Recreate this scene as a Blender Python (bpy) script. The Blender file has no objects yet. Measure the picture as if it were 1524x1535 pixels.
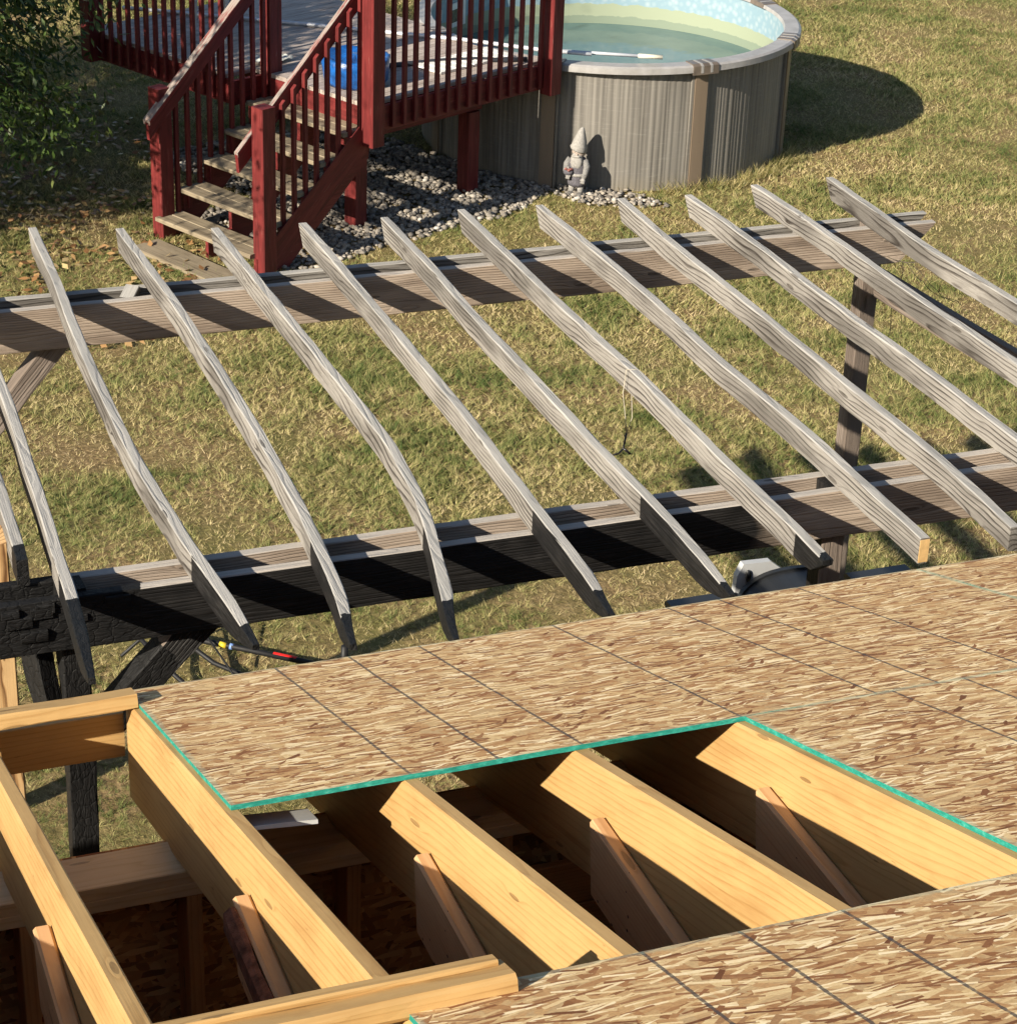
import bpy, bmesh, math, random
import numpy as np
from mathutils import Vector, Matrix, Quaternion, noise as mnoise

random.seed(7); rng = np.random.default_rng(7)
IN = 0.0254                                   # the place is laid out in inches, built in metres
scene = bpy.context.scene
col = scene.collection

# ------------------------------------------------------------------ camera
CAM = (-36.44, -200.47, 122.89)
YAW, PITCH, ROLL, FOC = math.radians(21.412), math.radians(26.612), math.radians(2.233), 3341.16
fw = Vector((math.sin(YAW)*math.cos(PITCH), math.cos(YAW)*math.cos(PITCH), -math.sin(PITCH)))
rt = Vector((math.cos(YAW), -math.sin(YAW), 0)); upv = rt.cross(fw)
r2 = rt*math.cos(ROLL) + upv*math.sin(ROLL); u2 = -rt*math.sin(ROLL) + upv*math.cos(ROLL)
cd = bpy.data.cameras.new('camera'); cam = bpy.data.objects.new('camera', cd); col.objects.link(cam)
m = Matrix((r2, u2, -fw)).transposed().to_4x4(); m.translation = Vector(CAM)*IN
cam.matrix_world = m
cd.sensor_fit = 'HORIZONTAL'; cd.sensor_width = 36; cd.lens = FOC/1524*36
cd.clip_start = 0.1; cd.clip_end = 2000
scene.camera = cam

# ------------------------------------------------------------------ sky, sun, exposure
SUN = Vector((1, .49, -.56)).normalized()    # direction the light travels
ELEV = math.asin(-SUN.z)
w = bpy.data.worlds.new('World'); scene.world = w; w.use_nodes = True
nt = w.node_tree
bg = nt.nodes['Background']; bg.inputs[1].default_value = 0.06
sky = nt.nodes.new('ShaderNodeTexSky'); sky.sky_type = 'NISHITA'; sky.sun_disc = False
sky.sun_elevation = ELEV; sky.sun_rotation = math.atan2(-SUN.x, -SUN.y)
sky.air_density = 1.0; sky.dust_density = 0.6
nt.links.new(sky.outputs[0], bg.inputs[0])
sl = bpy.data.lights.new('sun', 'SUN'); sl.energy = 5.0; sl.angle = math.radians(.55); sl.color = (1, .90, .74)
so = bpy.data.objects.new('sun', sl); col.objects.link(so)
so.rotation_euler = SUN.to_track_quat('-Z', 'Y').to_euler()
vs = scene.view_settings
vs.view_transform = 'Standard'; vs.look = 'None'; vs.exposure = 1.0; vs.gamma = 1; vs.use_curve_mapping = False
cy = scene.cycles; cy.max_bounces = 6; cy.diffuse_bounces = 5; cy.glossy_bounces = 2; cy.transmission_bounces = 3; cy.use_adaptive_sampling = True; cy.adaptive_threshold = .02; cy.caustics_reflective = False; cy.caustics_refractive = False

# ------------------------------------------------------------------ helpers: objects
def tag(o, label=None, cat=None, group=None, kind=None):
    for k, v in (('label', label), ('category', cat), ('group', group), ('kind', kind)):
        if v: o[k] = v
    return o

class Root:
    """an Empty at a thing's base; org = inches subtracted from coordinates of its parts"""
    def __init__(s, name, loc, rotz=0, local=False, label=None, cat=None, group=None):
        s.o = bpy.data.objects.new(name, None); col.objects.link(s.o)
        s.o.empty_display_size = .2
        s.o.location = Vector(loc)*IN; s.o.rotation_euler = (0, 0, rotz)
        s.org = Vector((0, 0, 0)) if local else Vector(loc)
        tag(s.o, label, cat, group)

def link(name, me, mats, parent=None, loc=None, mat=None):
    o = bpy.data.objects.new(name, me); col.objects.link(o)
    for mm in (mats if isinstance(mats, (list, tuple)) else [mats]):
        if mm and mm.name not in [x.name for x in me.materials if x]: me.materials.append(mm)
    if parent is not None:
        o.parent = parent.o if isinstance(parent, Root) else parent
    if mat is not None: o.matrix_local = mat
    elif loc is not None: o.location = loc
    return o

def mesh(verts, faces, smooth=False):
    me = bpy.data.meshes.new('m'); me.from_pydata(verts, [], faces); me.update()
    if smooth:
        for p in me.polygons: p.use_smooth = True
    return me

def frame(p0, p1, up):
    x = (p1-p0).normalized(); z = (up - x*up.dot(x)).normalized(); y = z.cross(x)
    M = Matrix((x, y, z)).transposed().to_4x4(); M.translation = p0*IN
    return M

def plank_mesh(L, w, d, ch=.08, seg=1, cut0=0, cut1=0, rough=0, bow=None, seed=0, tip=None, uneven=0):
    """board along +x, w in y, d in z, chamfered; cut = dx per dz of the end faces; bow(x)->(dy,dz)"""
    hw, hd = w/2, d/2
    ring = [(-hw+ch, -hd), (hw-ch, -hd), (hw, -hd+ch), (hw, hd-ch), (hw-ch, hd), (-hw+ch, hd), (-hw, hd-ch), (-hw, -hd+ch)]
    V, F = [], []
    n = len(ring)
    for i in range(seg+1):
        x = L*i/seg
        by, bz = bow(x) if bow else (0, 0)
        for j, (y, z) in enumerate(ring):
            xx = x + (cut0*z if i == 0 else 0) + (cut1*z if i == seg else 0)
            yy, zz = y, z
            if rough:
                q = Vector((x*.13+seed*7.1, y*.5+j*.6, z*.5+seed*3.3))
                yy += rough*mnoise.noise(q); zz += rough*mnoise.noise(q+Vector((31, 7, 2)))
            if uneven:
                q = Vector((x*.5+seed*5.1, j*1.7, seed*2.3))
                yy += uneven*mnoise.noise(q); zz += uneven*mnoise.noise(q+Vector((11, 3, 9)))
                if i in (0, seg): xx += uneven*3*mnoise.noise(Vector((y*1.3+seed, z*1.3, i)))
            V.append((xx*IN, (yy+by)*IN, (zz+bz)*IN))
    for i in range(seg):
        for j in range(n):
            a = i*n+j; b = i*n+(j+1) % n
            F.append((a, a+n, b+n, b))
    F.append(tuple(range(n))); F.append(tuple(seg*n+j for j in reversed(range(n))))
    F = [tuple(reversed(f)) for f in F]
    return mesh(V, F)

def plank(name, parent, mat, p0, p1, w, d, up=(0, 0, 1), **k):
    p0 = Vector(p0); p1 = Vector(p1)
    if isinstance(parent, Root): p0 = p0-parent.org; p1 = p1-parent.org
    me = plank_mesh((p1-p0).length, w, d, **k)
    return link(name, me, mat, parent, mat=frame(p0, p1, Vector(up)))

def copy_part(src, parent, M, name=None):
    o = src.copy(); col.objects.link(o); o.parent = parent.o if isinstance(parent, Root) else parent
    o.matrix_local = M
    return o

def tube_mesh(pts, r, n=8, cap=True, radii=None):
    pts = [Vector(p)*IN for p in pts]; V, F = [], []
    t = (pts[1]-pts[0]).normalized(); a = t.orthogonal().normalized()
    for i, p in enumerate(pts):
        t = (pts[min(i+1, len(pts)-1)]-pts[max(i-1, 0)]).normalized()
        a = (a-t*a.dot(t)).normalized(); b = t.cross(a)
        rr = (radii[i] if radii else r)*IN
        for k in range(n):
            an = 2*math.pi*k/n
            V.append(p+(a*math.cos(an)+b*math.sin(an))*rr)
    for i in range(len(pts)-1):
        for k in range(n):
            F.append((i*n+k, i*n+(k+1) % n, (i+1)*n+(k+1) % n, (i+1)*n+k))
    if cap:
        F.append(tuple(reversed(range(n)))); F.append(tuple((len(pts)-1)*n+k for k in range(n)))
    return mesh([tuple(v) for v in V], F, True)

def tube(name, parent, mat, pts, r, **k):
    pts = [Vector(p) for p in pts]
    if isinstance(parent, Root): pts = [p-parent.org for p in pts]
    return link(name, tube_mesh(pts, r, **k), mat, parent)

def lathe_mesh(prof, n=24, sx=1, sy=1):
    """prof: list of (r, z) inches"""
    V, F = [], []
    for r, z in prof:
        for k in range(n):
            a = 2*math.pi*k/n; V.append((r*sx*math.cos(a)*IN, r*sy*math.sin(a)*IN, z*IN))
    for i in range(len(prof)-1):
        for k in range(n):
            F.append((i*n+k, i*n+(k+1) % n, (i+1)*n+(k+1) % n, (i+1)*n+k))
    F.append(tuple(reversed(range(n)))); F.append(tuple((len(prof)-1)*n+k for k in range(n)))
    return mesh(V, F, True)

# ------------------------------------------------------------------ helpers: materials
class NB:
    def __init__(s, name):
        s.m = bpy.data.materials.new(name); s.m.use_nodes = True
        s.t = s.m.node_tree; s.bsdf = s.t.nodes['Principled BSDF']; s.out = s.t.nodes['Material Output']
    def n(s, typ, **kw):
        nd = s.t.nodes.new(typ)
        for k, v in kw.items(): setattr(nd, k, v)
        return nd
    def set(s, sock, v):
        if hasattr(v, 'is_output'): s.t.links.new(v, sock)
        elif v is not None:
            if hasattr(sock.default_value, '__len__') and not hasattr(v, '__len__'): v = (v,)*len(sock.default_value)
            if hasattr(v, '__len__') and len(sock.default_value) == 4 and len(v) == 3: v = (*v, 1)
            sock.default_value = v
    def math(s, op, a, b=None, c=None, clamp=False):
        nd = s.n('ShaderNodeMath', operation=op, use_clamp=clamp)
        for i, v in enumerate((a, b, c)):
            if v is not None: s.set(nd.inputs[i], v)
        return nd.outputs[0]
    def vmath(s, op, a, b=None):
        nd = s.n('ShaderNodeVectorMath', operation=op); s.set(nd.inputs[0], a)
        if b is not None: s.set(nd.inputs[1], b)
        return nd.outputs[0]
    def mapping(s, v, loc=(0, 0, 0), rot=(0, 0, 0), scale=(1, 1, 1)):
        nd = s.n('ShaderNodeMapping'); s.set(nd.inputs[0], v)
        s.set(nd.inputs[1], loc); s.set(nd.inputs[2], rot); s.set(nd.inputs[3], scale)
        return nd.outputs[0]
    def noise(s, v, scale, detail=2, rough=.5, dist=0, color=False):
        nd = s.n('ShaderNodeTexNoise'); s.set(nd.inputs['Vector'], v)
        for k, x in (('Scale', scale), ('Detail', detail), ('Roughness', rough), ('Distortion', dist)): s.set(nd.inputs[k], x)
        return nd.outputs['Color' if color else 'Fac']
    def voro(s, v, scale, feature='F1', rnd=1.0, out='Color', dims='3D'):
        nd = s.n('ShaderNodeTexVoronoi', feature=feature, voronoi_dimensions=dims); s.set(nd.inputs['Vector'], v)
        s.set(nd.inputs['Scale'], scale); s.set(nd.inputs['Randomness'], rnd)
        return nd.outputs[out]
    def ramp(s, f, stops, interp='LINEAR'):
        nd = s.n('ShaderNodeValToRGB'); cr = nd.color_ramp; cr.interpolation = interp
        while len(cr.elements) > 1: cr.elements.remove(cr.elements[-1])
        for i, (p, c) in enumerate(stops):
            e = cr.elements[0] if i == 0 else cr.elements.new(p)
            e.position = p; e.color = (*c, 1) if hasattr(c, '__len__') else (c, c, c, 1)
        s.set(nd.inputs[0], f)
        return nd.outputs[0]
    def mix(s, f, a, b, mode='MIX'):
        nd = s.n('ShaderNodeMix', data_type='RGBA', blend_type=mode)
        s.set(nd.inputs[0], f); s.set(nd.inputs[6], a); s.set(nd.inputs[7], b)
        return nd.outputs[2]
    def sep(s, v):
        nd = s.n('ShaderNodeSeparateXYZ'); s.set(nd.inputs[0], v); return nd.outputs
    def seprgb(s, v):
        nd = s.n('ShaderNodeSeparateColor'); s.set(nd.inputs[0], v); return nd.outputs
    def comb(s, x, y, z):
        nd = s.n('ShaderNodeCombineXYZ')
        for i, v in enumerate((x, y, z)): s.set(nd.inputs[i], v)
        return nd.outputs[0]
    def obj(s): return s.n('ShaderNodeTexCoord').outputs['Object']
    def pos(s): return s.n('ShaderNodeNewGeometry').outputs['Position']
    def rand(s): return s.n('ShaderNodeObjectInfo').outputs['Random']
    def attr(s, name, typ='OBJECT', out='Fac'): return s.n('ShaderNodeAttribute', attribute_type=typ, attribute_name=name).outputs[out]
    def bump(s, h, strength=.5, dist=.002, normal=None):
        nd = s.n('ShaderNodeBump'); s.set(nd.inputs['Strength'], strength); s.set(nd.inputs['Distance'], dist); s.set(nd.inputs['Height'], h)
        if normal is not None: s.set(nd.inputs['Normal'], normal)
        return nd.outputs[0]
    def done(s, color, rough=.7, normal=None, spec=.3, metallic=0, **kw):
        s.set(s.bsdf.inputs['Base Color'], color); s.set(s.bsdf.inputs['Roughness'], rough)
        s.set(s.bsdf.inputs['Specular IOR Level'], spec); s.set(s.bsdf.inputs['Metallic'], metallic)
        if normal is not None: s.set(s.bsdf.inputs['Normal'], normal)
        for k, v in kw.items(): s.set(s.bsdf.inputs[k], v)
        return s.m

def wood_core(b, ring=60, warp=.05, streak=(2.5, 260, 260), xlow=1.1, knots=True):
    """returns (ring 0..1, fine streak 0..1, knot mask, jittered vector)"""
    rnd = b.rand(); v = b.obj()
    off = b.comb(b.math('MULTIPLY', rnd, 37.0), b.math('MULTIPLY', rnd, 11.3), b.math('MULTIPLY', rnd, 5.7))
    vv = b.vmath('ADD', v, off)
    x, y, z = b.sep(v)
    k1 = b.math('MULTIPLY', b.math('SUBTRACT', b.math('FRACT', b.math('MULTIPLY', rnd, 53.7)), .5), .09)
    k2 = b.math('ADD', .03, b.math('MULTIPLY', b.math('FRACT', b.math('MULTIPLY', rnd, 91.3)), .06))
    wv = b.noise(b.mapping(vv, scale=(xlow, 5, 5)), 1.0, 2, .55, color=True)
    wr, wg, wb = b.seprgb(wv)
    # knots: sparse cells along the board that pull the rings round them
    kd = b.voro(b.mapping(vv, scale=(2.6, 14, 14)), 1.0, out='Distance')
    kn = b.math('SUBTRACT', 1.0, b.math('MULTIPLY', kd, 3.4), clamp=True)
    yy = b.math('ADD', b.math('ADD', y, k1), b.math('MULTIPLY', b.math('SUBTRACT', wr, .5), warp))
    zz = b.math('ADD', b.math('ADD', z, k2), b.math('MULTIPLY', b.math('SUBTRACT', wg, .5), warp))
    r = b.math('SQRT', b.math('ADD', b.math('MULTIPLY', yy, yy), b.math('MULTIPLY', zz, zz)))
    if knots: r = b.math('ADD', r, b.math('MULTIPLY', b.math('MULTIPLY', kn, kn), .03))
    ph = b.math('FRACT', b.math('MULTIPLY', r, ring))
    st = b.noise(b.mapping(vv, scale=streak), 1.0, 3, .6)
    return ph, st, b.math('GREATER_THAN', kn, .67), vv

def weathered(name, light, mid, dark, contrast=1.0, ring=55, warp=.09, xlow=1.4, silver=(.42, .408, .385)):
    b = NB(name)
    ph, st, kn, vv = wood_core(b, ring=ring, warp=warp, xlow=xlow)
    late = b.ramp(ph, [(0, 0.0), (.55, .1), (.86, 1.0), (1, .15)])
    patch = b.noise(b.mapping(vv, scale=(3, 9, 9)), 1.0, 3, .6)
    f = b.math('ADD', b.math('MULTIPLY', late, b.math('MULTIPLY', b.ramp(patch, [(.36, .1), (.6, 1)]), .75*contrast)), b.math('MULTIPLY', b.math('SUBTRACT', st, .5), .9))
    f = b.math('ADD', f, b.math('MULTIPLY', b.math('SUBTRACT', b.noise(vv, 2.2, 2), .5), .5), clamp=True)
    c = b.ramp(f, [(0, light), (.38, mid), (.9, dark)])
    big = b.noise(b.mapping(vv, scale=(1.3, 7, 7)), 1.0, 3, .6)
    c = b.mix(b.ramp(big, [(.38, .55), (.56, 0)]), c, dark)
    tn = b.n('ShaderNodeTexCoord').outputs['Normal']
    upf = b.math('MULTIPLY', b.math('GREATER_THAN', b.sep(tn)[2], .35), b.math('ADD', .35, b.math('MULTIPLY', st, .55)))
    c = b.mix(upf, c, silver)
    c = b.mix(b.math('MULTIPLY', kn, .6), c, (.05, .04, .03))
    # black weathering checks running with the grain
    chk = b.ramp(b.noise(b.mapping(vv, scale=(1.2, 120, 120)), 1.0, 4, .65), [(.66, 0), (.72, 1)])
    c = b.mix(b.math('MULTIPLY', chk, .6), c, (.05, .042, .038))
    return b, c, b.math('ADD', b.math('MULTIPLY', late, -.6), b.math('MULTIPLY', st, 1.0)), vv

def char_mix(b, c, h, vv, mask):
    """burnt wood: blocky alligatored char where mask=1"""
    dv = b.mapping(vv, scale=(22, 38, 38))
    dv = b.vmath('ADD', dv, b.vmath('MULTIPLY', b.noise(vv, 18, 2, color=True), (1.4, 1.4, 1.4)))
    dd = b.voro(dv, 1.0, feature='DISTANCE_TO_EDGE', out='Distance', rnd=.7)
    crack = b.ramp(dd, [(0, 0), (.10, .8), (.3, 1)])
    fine = b.noise(b.mapping(vv, scale=(30, 180, 180)), 1, 3, .6)
    cc = b.ramp(b.math('ADD', b.math('MULTIPLY', crack, .22), b.math('MULTIPLY', fine, .72)), [(.2, (.0015, .0015, .0016)), (.6, (.009, .0088, .009)), (.95, (.032, .031, .031))])
    col_ = b.mix(mask, c, cc)
    hh = b.mix(mask, h, b.math('ADD', b.math('MULTIPLY', crack, .45), b.math('MULTIPLY', fine, 1.1)))
    return col_, hh

def make_pergola_mat(name, light, mid, dark, **k):
    b, c, h, vv = weathered(name, light, mid, dark, **k)
    # charring: 'charx' metres from the board's start are burnt on its sides, 'chart' metres on every face
    v = b.obj(); x, y, z = b.sep(v)
    nz = b.math('MULTIPLY', b.math('SUBTRACT', b.noise(vv, 9, 3, .6), .5), .12)
    xn = b.math('ADD', x, nz)
    side = b.math('LESS_THAN', x, b.math('ADD', b.attr('charx'), b.math('MULTIPLY', nz, b.math('ADD', .25, b.attr('charn')))))
    soft = b.math('ADD', .004, b.math('MULTIPLY', b.attr('charn'), .14))
    side2 = b.math('DIVIDE', b.math('SUBTRACT', b.math('ADD', b.attr('charx'), b.math('MULTIPLY', nz, b.math('ADD', .25, b.attr('charn')))), x), soft, clamp=True)
    side = b.math('MULTIPLY', side2, b.ramp(b.math('ADD', side2, b.math('MULTIPLY', b.math('SUBTRACT', b.noise(b.mapping(vv, scale=(6, 40, 40)), 1, 3, .7), .5), .8)), [(.15, .6), (.4, 1)]))
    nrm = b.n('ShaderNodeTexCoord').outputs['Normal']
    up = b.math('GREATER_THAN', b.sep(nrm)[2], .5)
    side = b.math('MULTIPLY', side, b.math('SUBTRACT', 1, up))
    allf = b.ramp(b.math('SUBTRACT', b.attr('chart'), xn), [(.49, 0), (.55, 1)])
    allf = b.math('GREATER_THAN', b.math('SUBTRACT', b.attr('chart'), xn), 0.0)
    msk = b.math('MAXIMUM', side, allf)
    sc_ = b.ramp(b.math('ADD', b.math('MULTIPLY', b.noise(b.mapping(vv, scale=(5, 150, 150)), 1, 4, .65), .8), b.math('MULTIPLY', b.noise(vv, 14, 3), .35)), [(.3, (.002, .0019, .0019)), (.58, (.0085, .0078, .0076)), (.9, (.036, .033, .031))])
    c = b.mix(side, c, sc_)
    c2, h2 = char_mix(b, c, h, vv, allf)
    bp = b.bump(h2, .9, .004)
    return b.done(c2, b.mix(msk, .85, .62), bp, spec=.25)

def lumber(name, light, mid, dark, ring=55, fine=.25, warp=.03, grime=0.0, contrast=1.0):
    b = NB(name)
    ph, st, kn, vv = wood_core(b, ring=ring, warp=warp, streak=(3, 200, 200), xlow=.8)
    late = b.ramp(ph, [(0, 0.0), (.6, .08), (.9, 1.0), (1, .1)])
    f = b.math('ADD', b.math('MULTIPLY', late, .42*contrast), b.math('MULTIPLY', b.math('SUBTRACT', st, .5), fine*2), clamp=True)
    f = b.math('ADD', f, b.math('MULTIPLY', b.noise(vv, 3.1, 3), .3), clamp=True)
    c = b.ramp(f, [(.05, light), (.45, mid), (.95, dark)])
    c = b.mix(b.math('MULTIPLY', kn, .7), c, tuple(q*.38 for q in dark))
    # saw marks and handling dirt
    g = b.ramp(b.noise(b.mapping(vv, scale=(4, 9, 9)), 1.7, 4, .7), [(.58, 0), (.8, 1)])
    c = b.mix(b.math('MULTIPLY', g, .25+grime), c, tuple(q*.55 for q in mid))
    sm = b.noise(b.mapping(vv, scale=(2.2, 8, 8)), 1.3, 4, .65)
    c = b.mix(b.ramp(sm, [(.42, 0), (.7, .45)]), c, tuple(min(.9, q*1.25) for q in light))
    c = b.mix(b.ramp(sm, [(.25, .5), (.45, 0)]), c, dark)
    nick = b.ramp(b.noise(b.mapping(vv, scale=(9, 60, 60)), 1.0, 3, .7), [(.70, 0), (.76, .6)])
    c = b.mix(nick, c, tuple(q*.5 for q in dark))
    h = b.math('ADD', b.math('MULTIPLY', late, -.4), st)
    return b.done(c, .62, b.bump(h, .35, .0015), spec=.35)

def simple(name, color, rough=.6, var=.15, scale=8, bumpd=0.0, metallic=0, spec=.4, stretch=(1, 1, 1)):
    b = NB(name); v = b.mapping(b.obj(), scale=stretch)
    nz = b.noise(v, scale, 4, .6)
    lo = tuple(q*(1-var*1.6) for q in color); hi = tuple(min(1, q*(1+var)) for q in color)
    c = b.ramp(nz, [(.3, lo), (.7, hi)])
    nb = b.bump(b.noise(v, scale*6, 3, .6), .4, bumpd) if bumpd else None
    return b.done(c, b.ramp(nz, [(.3, min(1, rough*1.15)), (.7, rough*.85)]), nb, spec=spec, metallic=metallic)

def osb_mat(name, LX, LY, marks, seamcol=True):
    """oriented strand board; sheet coords in metres, origin at a corner, x along the sheet"""
    b = NB(name); v = b.obj(); x, y, z = b.sep(v); rnd = b.rand()
    v2 = b.vmath('ADD', b.comb(x, y, 0.0), b.comb(b.math('MULTIPLY', rnd, 9.0), b.math('MULTIPLY', rnd, 4.0), 0.0))
    warp = b.vmath('MULTIPLY', b.vmath('SUBTRACT', b.noise(v2, 9, 3, .6, color=True), (.5, .5, .5)), (.03, .010, 0))
    vw = b.vmath('ADD', v2, warp)
    pal = [(0, (.24, .10, .036)), (.08, (.34, .165, .066)), (.25, (.44, .245, .105)), (.55, (.51, .31, .138)), (.78, (.47, .315, .16)), (.92, (.58, .39, .185)), (1, (.68, .49, .25))]
    cc = None; hh = None
    specs = [(0, 18, 52, 0.0, 0), (.5, 17, 54, .5, 3.1), (-.46, 18, 53, .5, 7.7), (.18, 13, 60, .55, 12.3), (1.2, 25, 52, .78, 23.0), (-.85, 22, 60, .72, 29.0)]
    for ang, sx, sy, thr, o in specs:
        q = b.mapping(b.mapping(vw, loc=(o, o*.7, 0), rot=(0, 0, ang)), scale=(sx, sy, 1))
        nd = b.n('ShaderNodeTexVoronoi', feature='F1', voronoi_dimensions='2D'); b.set(nd.inputs['Vector'], q); b.set(nd.inputs['Scale'], 1.0)
        r, g, bl = b.seprgb(nd.outputs['Color'])
        c = b.ramp(r, pal)
        if cc is None: cc = c; hh = bl
        else:
            mk = b.math('GREATER_THAN', g, thr)
            cc = b.mix(mk, cc, c); hh = b.mix(mk, hh, bl)
    # crisp slivers lying on top: cream ones and dark red-brown ones
    for ang, sx, sy, thr, o, pc in ((.06, 11, 100, .74, 61, 0), (-.3, 13, 105, .76, 67, 0), (.38, 13, 98, .80, 71, 0), (-.08, 8, 66, .86, 73, 0), (.15, 11, 105, .82, 89, 1), (-.35, 13, 95, .86, 97, 1), (.8, 19, 62, .95, 101, 1)):
        q = b.mapping(b.mapping(vw, loc=(o, o*.7, 0), rot=(0, 0, ang)), scale=(sx, sy, 1))
        nd = b.n('ShaderNodeTexVoronoi', feature='F1', voronoi_dimensions='2D', distance='CHEBYCHEV'); b.set(nd.inputs['Vector'], q); b.set(nd.inputs['Scale'], 1.0)
        r, g, bl = b.seprgb(nd.outputs['Color'])
        mk = b.math('MULTIPLY', b.math('GREATER_THAN', g, thr), b.math('LESS_THAN', nd.outputs['Distance'], b.math('ADD', .26, b.math('MULTIPLY', bl, .24))))
        c = b.ramp(r, [(0, (.58, .39, .185)), (.5, (.74, .545, .29)), (1, (.90, .74, .47))]) if pc == 0 else b.ramp(r, [(0, (.15, .055, .02)), (.5, (.27, .115, .045)), (1, (.36, .20, .09))])
        cc = b.mix(mk, cc, c); hh = b.mix(mk, hh, b.math('ADD', bl, .5 if pc == 0 else -.4))
    cc = b.mix(.5, cc, b.ramp(b.noise(b.mapping(v2, scale=(120, 260, 1)), 1.0, 3, .7), [(.3, .30), (.5, .5), (.7, .74)]), 'OVERLAY')
    # printed nailing lines
    brk = b.noise(v2, 55, 3, .7)
    for mx, lo, hi in marks:
        wob = b.math('MULTIPLY', b.math('SUBTRACT', b.noise(v2, 4, 1), .5), .006)
        d = b.math('ABSOLUTE', b.math('SUBTRACT', b.math('ADD', x, wob), mx*IN))
        ln = b.math('MULTIPLY', b.math('LESS_THAN', d, b.math('ADD', .0036, b.math('MULTIPLY', b.math('SUBTRACT', brk, .5), .005))), b.ramp(brk, [(.28, .35), (.5, .85)]))
        cc = b.mix(ln, cc, (.055, .05, .052))
    # teal edge sealer that crept on to the face
    ed = b.math('MINIMUM', b.math('MINIMUM', x, b.math('SUBTRACT', LX*IN, x)), b.math('MINIMUM', y, b.math('SUBTRACT', LY*IN, y)))
    eb = b.ramp(b.math('SUBTRACT', b.math('MULTIPLY', b.noise(v2, 30, 3, .7), .030), ed), [(0.0, 0), (.006, .8)])
    eb2 = b.math('MULTIPLY', eb, .42)
    cc = b.mix(eb2, cc, (.33, .42, .32))
    m_ = b.done(cc, .72, b.bump(hh, .55, .0016), spec=.25)
    return m_

def teal_mat():
    b = NB('teal_edge_sealer'); v = b.obj()
    nz = b.noise(b.mapping(v, scale=(40, 40, 120)), 1.0, 4, .7)
    c = b.ramp(nz, [(.2, (.008, .10, .078)), (.5, (.014, .215, .165)), (.64, (.04, .31, .245)), (.74, (.34, .30, .19))])
    return b.done(c, .7, b.bump(nz, .6, .003), spec=.3)

M = {}
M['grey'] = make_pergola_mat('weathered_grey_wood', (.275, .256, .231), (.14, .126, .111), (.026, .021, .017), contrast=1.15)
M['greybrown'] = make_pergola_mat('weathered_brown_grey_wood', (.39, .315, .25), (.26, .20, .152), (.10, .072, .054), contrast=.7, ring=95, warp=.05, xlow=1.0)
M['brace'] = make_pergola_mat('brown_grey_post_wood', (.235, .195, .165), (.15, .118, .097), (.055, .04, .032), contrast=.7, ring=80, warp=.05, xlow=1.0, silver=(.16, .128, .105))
M['lumber'] = lumber('yellow_framing_lumber', (.46, .292, .118), (.40, .238, .087), (.29, .155, .05), warp=.10, contrast=1.2, fine=.45)
M['orange'] = lumber('orange_framing_lumber', (.46, .235, .09), (.38, .17, .055), (.23, .09, .026), ring=90)
def joist_mat():
    m_ = lumber('nail_pocked_joist', (.50, .315, .165), (.43, .245, .115), (.29, .15, .062), ring=80, warp=.06)
    b = NB.__new__(NB); b.m = m_; b.t = m_.node_tree; b.bsdf = b.t.nodes['Principled BSDF']; b.out = b.t.nodes['Material Output']
    src = b.bsdf.inputs['Base Color'].links[0].from_socket
    v = b.obj(); nd = b.n('ShaderNodeTexVoronoi'); b.set(nd.inputs['Vector'], b.mapping(v, scale=(36, 0, 48))); b.set(nd.inputs['Scale'], 1.0)
    r, g, bl = b.seprgb(nd.outputs['Color'])
    hole = b.math('MULTIPLY', b.math('LESS_THAN', nd.outputs['Distance'], .17), b.math('GREATER_THAN', r, .62))
    hole = b.math('MULTIPLY', hole, b.math('LESS_THAN', b.sep(v)[0], .75))
    hole = b.math('MULTIPLY', hole, b.math('GREATER_THAN', b.math('ABSOLUTE', b.sep(b.n('ShaderNodeTexCoord').outputs['Normal'])[1]), .6))
    b.set(b.bsdf.inputs['Base Color'], b.mix(hole, src, (.02, .012, .008)))
    return m_
M['joist'] = joist_mat()
M['pale'] = lumber('pale_plate_lumber', (.62, .46, .26), (.55, .38, .195), (.40, .25, .115), ring=80)
M['treated'] = lumber('striped_treated_post', (.62, .42, .21), (.42, .245, .105), (.13, .06, .022), ring=48, warp=.09, contrast=2.0)
M['tread'] = lumber('worn_stair_boards', (.26, .215, .15), (.175, .14, .094), (.08, .058, .04), ring=75, grime=.3)
M['decking'] = lumber('worn_deck_boards', (.42, .36, .32), (.28, .225, .195), (.13, .092, .075), ring=75, grime=.35)
M['redpaint'] = None
def red_paint():
    b = NB('barn_red_paint'); v = b.obj(); rnd = b.rand()
    vv = b.vmath('ADD', v, b.comb(b.math('MULTIPLY', rnd, 31.0), rnd, rnd))
    nz = b.noise(b.mapping(vv, scale=(3, 30, 30)), 1.0, 4, .65)
    c = b.ramp(nz, [(.3, (.068, .009, .009)), (.55, (.135, .017, .017)), (.8, (.20, .038, .033))])
    x, y, z = b.sep(b.n('ShaderNodeTexCoord').outputs['Normal'])
    wear = b.ramp(b.noise(b.mapping(vv, scale=(6, 60, 60)), 1.0, 4, .7), [(.62, 0), (.70, 1)])
    c = b.mix(b.math('MULTIPLY', wear, .4), c, (.20, .13, .11))
    return b.done(c, .55, b.bump(nz, .35, .002), spec=.35)
M['redpaint'] = red_paint()
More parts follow.
